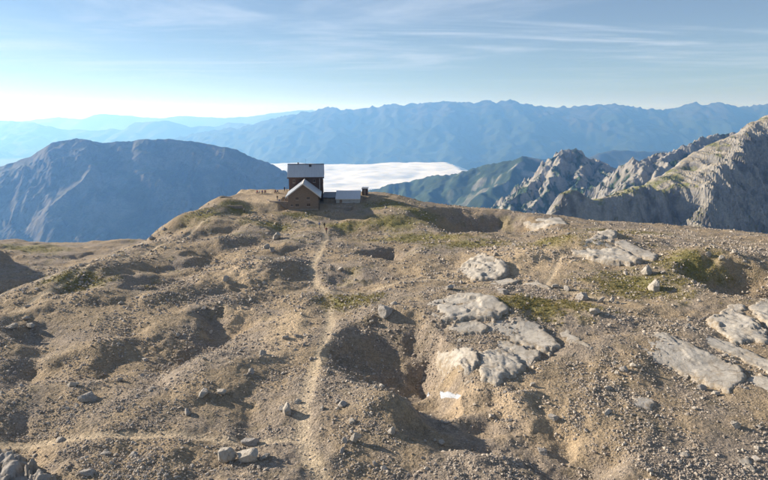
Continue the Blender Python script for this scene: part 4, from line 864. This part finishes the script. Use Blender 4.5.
def stone_wall(name, label, pts, thick, seed, z0, z1, step=0.45):
    """dry stone wall along a line: many blocks of uneven size, too small to pick apart, in one mesh"""
    r = random.Random(seed); bm = bmesh.new(); o0 = Vector(pts[0])
    for a, b in zip(pts[:-1], pts[1:]):
        a, b = Vector(a), Vector(b); L = (b - a).length; d = (b - a) / L; n = Vector((-d.y, d.x)); nl = max(1, round((z1 - z0) / 0.32)); hh = (z1 - z0) / nl
        for l in range(nl):
            u = -0.05
            while u < L:
                w = r.uniform(0.35, 0.7); e = r.uniform(-0.05, 0.05); vs = []
                for z in (0.0, hh - 0.015):
                    for q, s in ((u + 0.015, -1), (min(u + w, L + 0.1) - 0.015, -1), (min(u + w, L + 0.1) - 0.015, 1), (u + 0.015, 1)):
                        p = a + d * q + n * s * (thick / 2 + e + r.uniform(-0.02, 0.02)) - o0
                        vs.append(bm.verts.new((p.x, p.y, l * hh + z + r.uniform(-0.015, 0.015))))
                for f in ((3, 2, 1, 0), (4, 5, 6, 7), (0, 1, 5, 4), (1, 2, 6, 5), (2, 3, 7, 6), (3, 0, 4, 7)): bm.faces.new([vs[i] for i in f])
                u += w
    bmesh.ops.recalc_face_normals(bm, faces=bm.faces)
    me = bpy.data.meshes.new(name); bm.to_mesh(me); bm.free(); me.materials.append(M['stone_wall'])
    E = link(name, None, None, label, 'wall'); E.location = (pts[0][0], pts[0][1], z0)
    c = link('stonework', me, E, None, None, None, 'stuff'); return E
stone_wall('retaining_wall', 'curved stone retaining wall holding the yard left of the gabled hut', [(-36.0, 185.2), (-35.6, 183.4), (-34.6, 182.0), (-33.0, 181.2), (-31.0, 180.9), (-28.9, 180.8)], 0.6, 5, 0.2, 3.55)
stone_wall('stone_bulwark', 'square stone bulwark below the pale store', [(-14.2, 184.2), (-14.2, 181.0), (-10.2, 181.0), (-10.2, 184.2)], 0.7, 6, -1.6, 1.75)
stone_wall('low_stone_wall', 'low dry stone wall beside the path left of the yard', [(-46.2, 174.6), (-43.6, 174.2), (-41.4, 174.5)], 0.5, 8, float(H(np.array([-44.]), np.array([174.4]))[0]) - 0.3, float(H(np.array([-44.]), np.array([174.4]))[0]) + 0.55)

# ------------------------------------------------------------------ people
def body(name, J, E_, bone_kind, mats):
    """one continuous figure grown over a skeleton; faces take the garment of the nearest bone"""
    me = bpy.data.meshes.new(name); keys = list(J); me.from_pydata([J[k][0] for k in keys], [(keys.index(a), keys.index(b)) for a, b in E_], [])
    o = bpy.data.objects.new(name, me); COL.objects.link(o)
    o.modifiers.new('skin', 'SKIN'); sd = o.modifiers.new('sub', 'SUBSURF'); sd.levels = sd.render_levels = 2
    for i, k in enumerate(keys):
        sv = me.skin_vertices[0].data[i]; sv.radius = J[k][1]; sv.use_root = (k == 'pelvis')
    dg = bpy.context.evaluated_depsgraph_get(); m2 = bpy.data.meshes.new_from_object(o.evaluated_get(dg)); m2.name = name
    bpy.data.objects.remove(o); bpy.data.meshes.remove(me)
    m2.materials.clear()
    for q in mats: m2.materials.append(q)
    segs = [(Vector(J[a][0]), Vector(J[b][0]), bone_kind(a, b)) for a, b in E_]
    for p in m2.polygons:
        best, kd = 1e9, 0
        for a, b, k in segs:
            d = b - a; t = max(0, min(1, (p.center - a).dot(d) / max(d.length_squared, 1e-9))); e = (p.center - a - d * t).length
            if e < best: best, kd = e, k
        if kd == 0 and 'crown' in J and ((p.center - Vector(J['crown'][0])).length < 0.115 or p.center.y > J['crown'][0][1] + 0.05 and p.center.z > J['crown'][0][2] - 0.16): kd = 3
        p.material_index = kd; p.use_smooth = True
    return m2
def skeleton(pose):
    r = lambda a: (a, a)
    if pose == 'sit':
        J = {'pelvis': ((0, 0, .50), (.15, .12)), 'chest': ((0, -.04, .82), (.17, .12)), 'neck': ((0, -.05, 1.02), r(.06)), 'face': ((0, -.08, 1.15), (.085, .10)), 'crown': ((0, -.06, 1.24), r(.08)), 'nose': ((0, -.185, 1.14), r(.02))}
        for s, n in ((-1, 'l'), (1, 'r')):
            J.update({'hip' + n: ((s * .10, -.06, .50), r(.095)), 'knee' + n: ((s * .13, -.46, .52), r(.07)), 'ankle' + n: ((s * .13, -.50, .09), r(.048)), 'toe' + n: ((s * .14, -.66, .05), (.045, .035)),
                      'shoulder' + n: ((s * .19, -.03, .95), r(.06)), 'elbow' + n: ((s * .25, -.14, .70), r(.047)), 'wrist' + n: ((s * .16, -.36, .62), r(.034)), 'hand' + n: ((s * .12, -.45, .60), (.04, .025))})
    else:
        k = 0.22 if pose == 'walk' else 0.03
        J = {'pelvis': ((0, 0, .95), (.145, .11)), 'chest': ((0, .0 - k * .15, 1.28), (.17, .12)), 'neck': ((0, -k * .2, 1.48), r(.06)), 'face': ((0, -.03 - k * .2, 1.61), (.085, .10)), 'crown': ((0, -k * .2, 1.70), r(.08)), 'nose': ((0, -.135 - k * .2, 1.60), r(.02))}
        for s, n in ((-1, 'l'), (1, 'r')):
            q = s * k
            J.update({'hip' + n: ((s * .095, 0, .90), r(.098)), 'knee' + n: ((s * .10, -q * .7 - .03, .50), r(.068)), 'ankle' + n: ((s * .10, -q * 1.3 + (.06 if q < 0 else 0), .09), r(.048)), 'toe' + n: ((s * .12, -q * 1.3 - .15, .04), (.045, .033)),
                      'shoulder' + n: ((s * .19, -k * .15, 1.41), r(.06)), 'elbow' + n: ((s * .25, q * .5 + .02, 1.14), r(.047)), 'wrist' + n: ((s * .25, q * .9 - .10, .92), r(.034)), 'hand' + n: ((s * .24, q * 1.0 - .14, .82), (.025, .04))})
    Ed = [('pelvis', 'chest'), ('chest', 'neck'), ('neck', 'face'), ('face', 'crown'), ('face', 'nose')]
    for n in 'lr': Ed += [('pelvis', 'hip' + n), ('hip' + n, 'knee' + n), ('knee' + n, 'ankle' + n), ('ankle' + n, 'toe' + n), ('chest', 'shoulder' + n), ('shoulder' + n, 'elbow' + n), ('elbow' + n, 'wrist' + n), ('wrist' + n, 'hand' + n)]
    return J, Ed
def kind_of(a, b):
    if a in ('neck', 'face') or a.startswith('wrist'): return 0
    if a.startswith(('hip', 'knee')) or b.startswith('hip'): return 2
    if a.startswith('ankle'): return 3
    return 1
def cloth(name, c): return flat_mat(name, c, tuple(v * 0.75 for v in c), 8, 0.1, 0.01)
M['skin'] = cloth('skin', (0.45, 0.28, 0.20)); M['hair'] = cloth('dark_hair', (0.05, 0.035, 0.025))
DY = {k: cloth(k + '_cloth', c) for k, c in dict(red=(0.42, 0.05, 0.05), white=(0.72, 0.70, 0.68), purple=(0.16, 0.08, 0.20), navy=(0.03, 0.04, 0.09), maroon=(0.18, 0.03, 0.04), black=(0.02, 0.02, 0.025), grey=(0.16, 0.16, 0.17), blue=(0.06, 0.12, 0.28)).items()}
CACHE = {}
def person(px, py, pose, top, legs, face, label, Y=None, group=None):
    key = (pose, top, legs)
    if key not in CACHE:
        J, Ed = skeleton(pose); CACHE[key] = body('person', J, Ed, kind_of, [M['skin'], DY[top], DY[legs], M['hair']])
    if Y is None: x, y, z = [float(v[0]) for v in find(px, py, H, n=500)]
    else:
        x = (px - 384) / F * Y; y = Y; z = float(H(np.array([x]), np.array([y]))[0])
    o = link('person', CACHE[key], None, label, 'person', group); o.location = (x, y, z - 0.01); o.rotation_euler = (0, 0, face); return o
def bench(px, Y, L, rz, label):
    x = (px - 384) / F * Y; z = float(H(np.array([x]), np.array([Y]))[0]); E = empty('bench', (x, Y, z), rz, label, 'bench')
    part('seat', 'frame', E, lambda bm: bx_(bm, -L / 2, L / 2, -0.2, 0.2, 0.36, 0.42))
    for s in (-1, 1): part('leg', 'frame', E, lambda bm, s=s: bx_(bm, *sorted((s * (L / 2 - 0.15), s * (L / 2 - 0.25))), -0.16, 0.16, -0.15, 0.358))
bench(260.5, 193.2, 3.6, R(4), 'long wooden bench with seated people at the edge of the yard')
bench(276.0, 194.0, 1.8, R(-6), 'short wooden bench between the long bench and the tall hut')
person(256.6, 0, 'sit', 'red', 'navy', R(10), 'person in red top seated at the end of the long bench', 193.2)
person(259.0, 0, 'sit', 'white', 'grey', R(-15), 'person in white top seated on the long bench beside the one in red', 193.2)
person(261.6, 0, 'sit', 'purple', 'black', R(20), 'person in purple top seated on the long bench', 193.2)
person(264.6, 0, 'sit', 'maroon', 'navy', R(-5), 'person in maroon top seated at the far end of the long bench', 193.2)
person(274.8, 0, 'sit', 'maroon', 'black', R(10), 'person in maroon top seated on the short bench', 194.0)
person(277.2, 0, 'sit', 'navy', 'black', R(-30), 'person in navy top seated on the short bench', 194.0)
person(284.2, 0, 'stand', 'black', 'black', R(60), 'person in black standing near the corner of the tall hut', 195.5)
person(286.6, 0, 'stand', 'blue', 'navy', R(-70), 'person in blue jacket standing near the corner of the tall hut', 196.0)
person(276.6, 0, 'stand', 'black', 'grey', R(30), 'person in black top and grey trousers standing above the retaining wall', 183.6)
person(278.4, 0, 'sit', 'blue', 'grey', R(15), 'person in blue sitting on the yard edge above the retaining wall', 182.9).location.z -= 0.42
person(283.9, 0, 'stand', 'grey', 'navy', R(100), 'person in grey standing on the yard beside the gabled hut', 183.8)
person(244.5, 213, 'stand', 'grey', 'black', R(-40), 'person in grey and black standing on the path left of the yard')
person(324.5, 228.6, 'walk', 'black', 'black', R(185), 'hiker all in black walking up the path to the hut', None)
person(326.4, 233.4, 'walk', 'maroon', 'black', R(175), 'hiker in maroon walking last up the path to the hut', None)
person(319.5, 228.0, 'walk', 'blue', 'navy', R(150), 'hiker in blue leading on the path below the gabled hut', None)
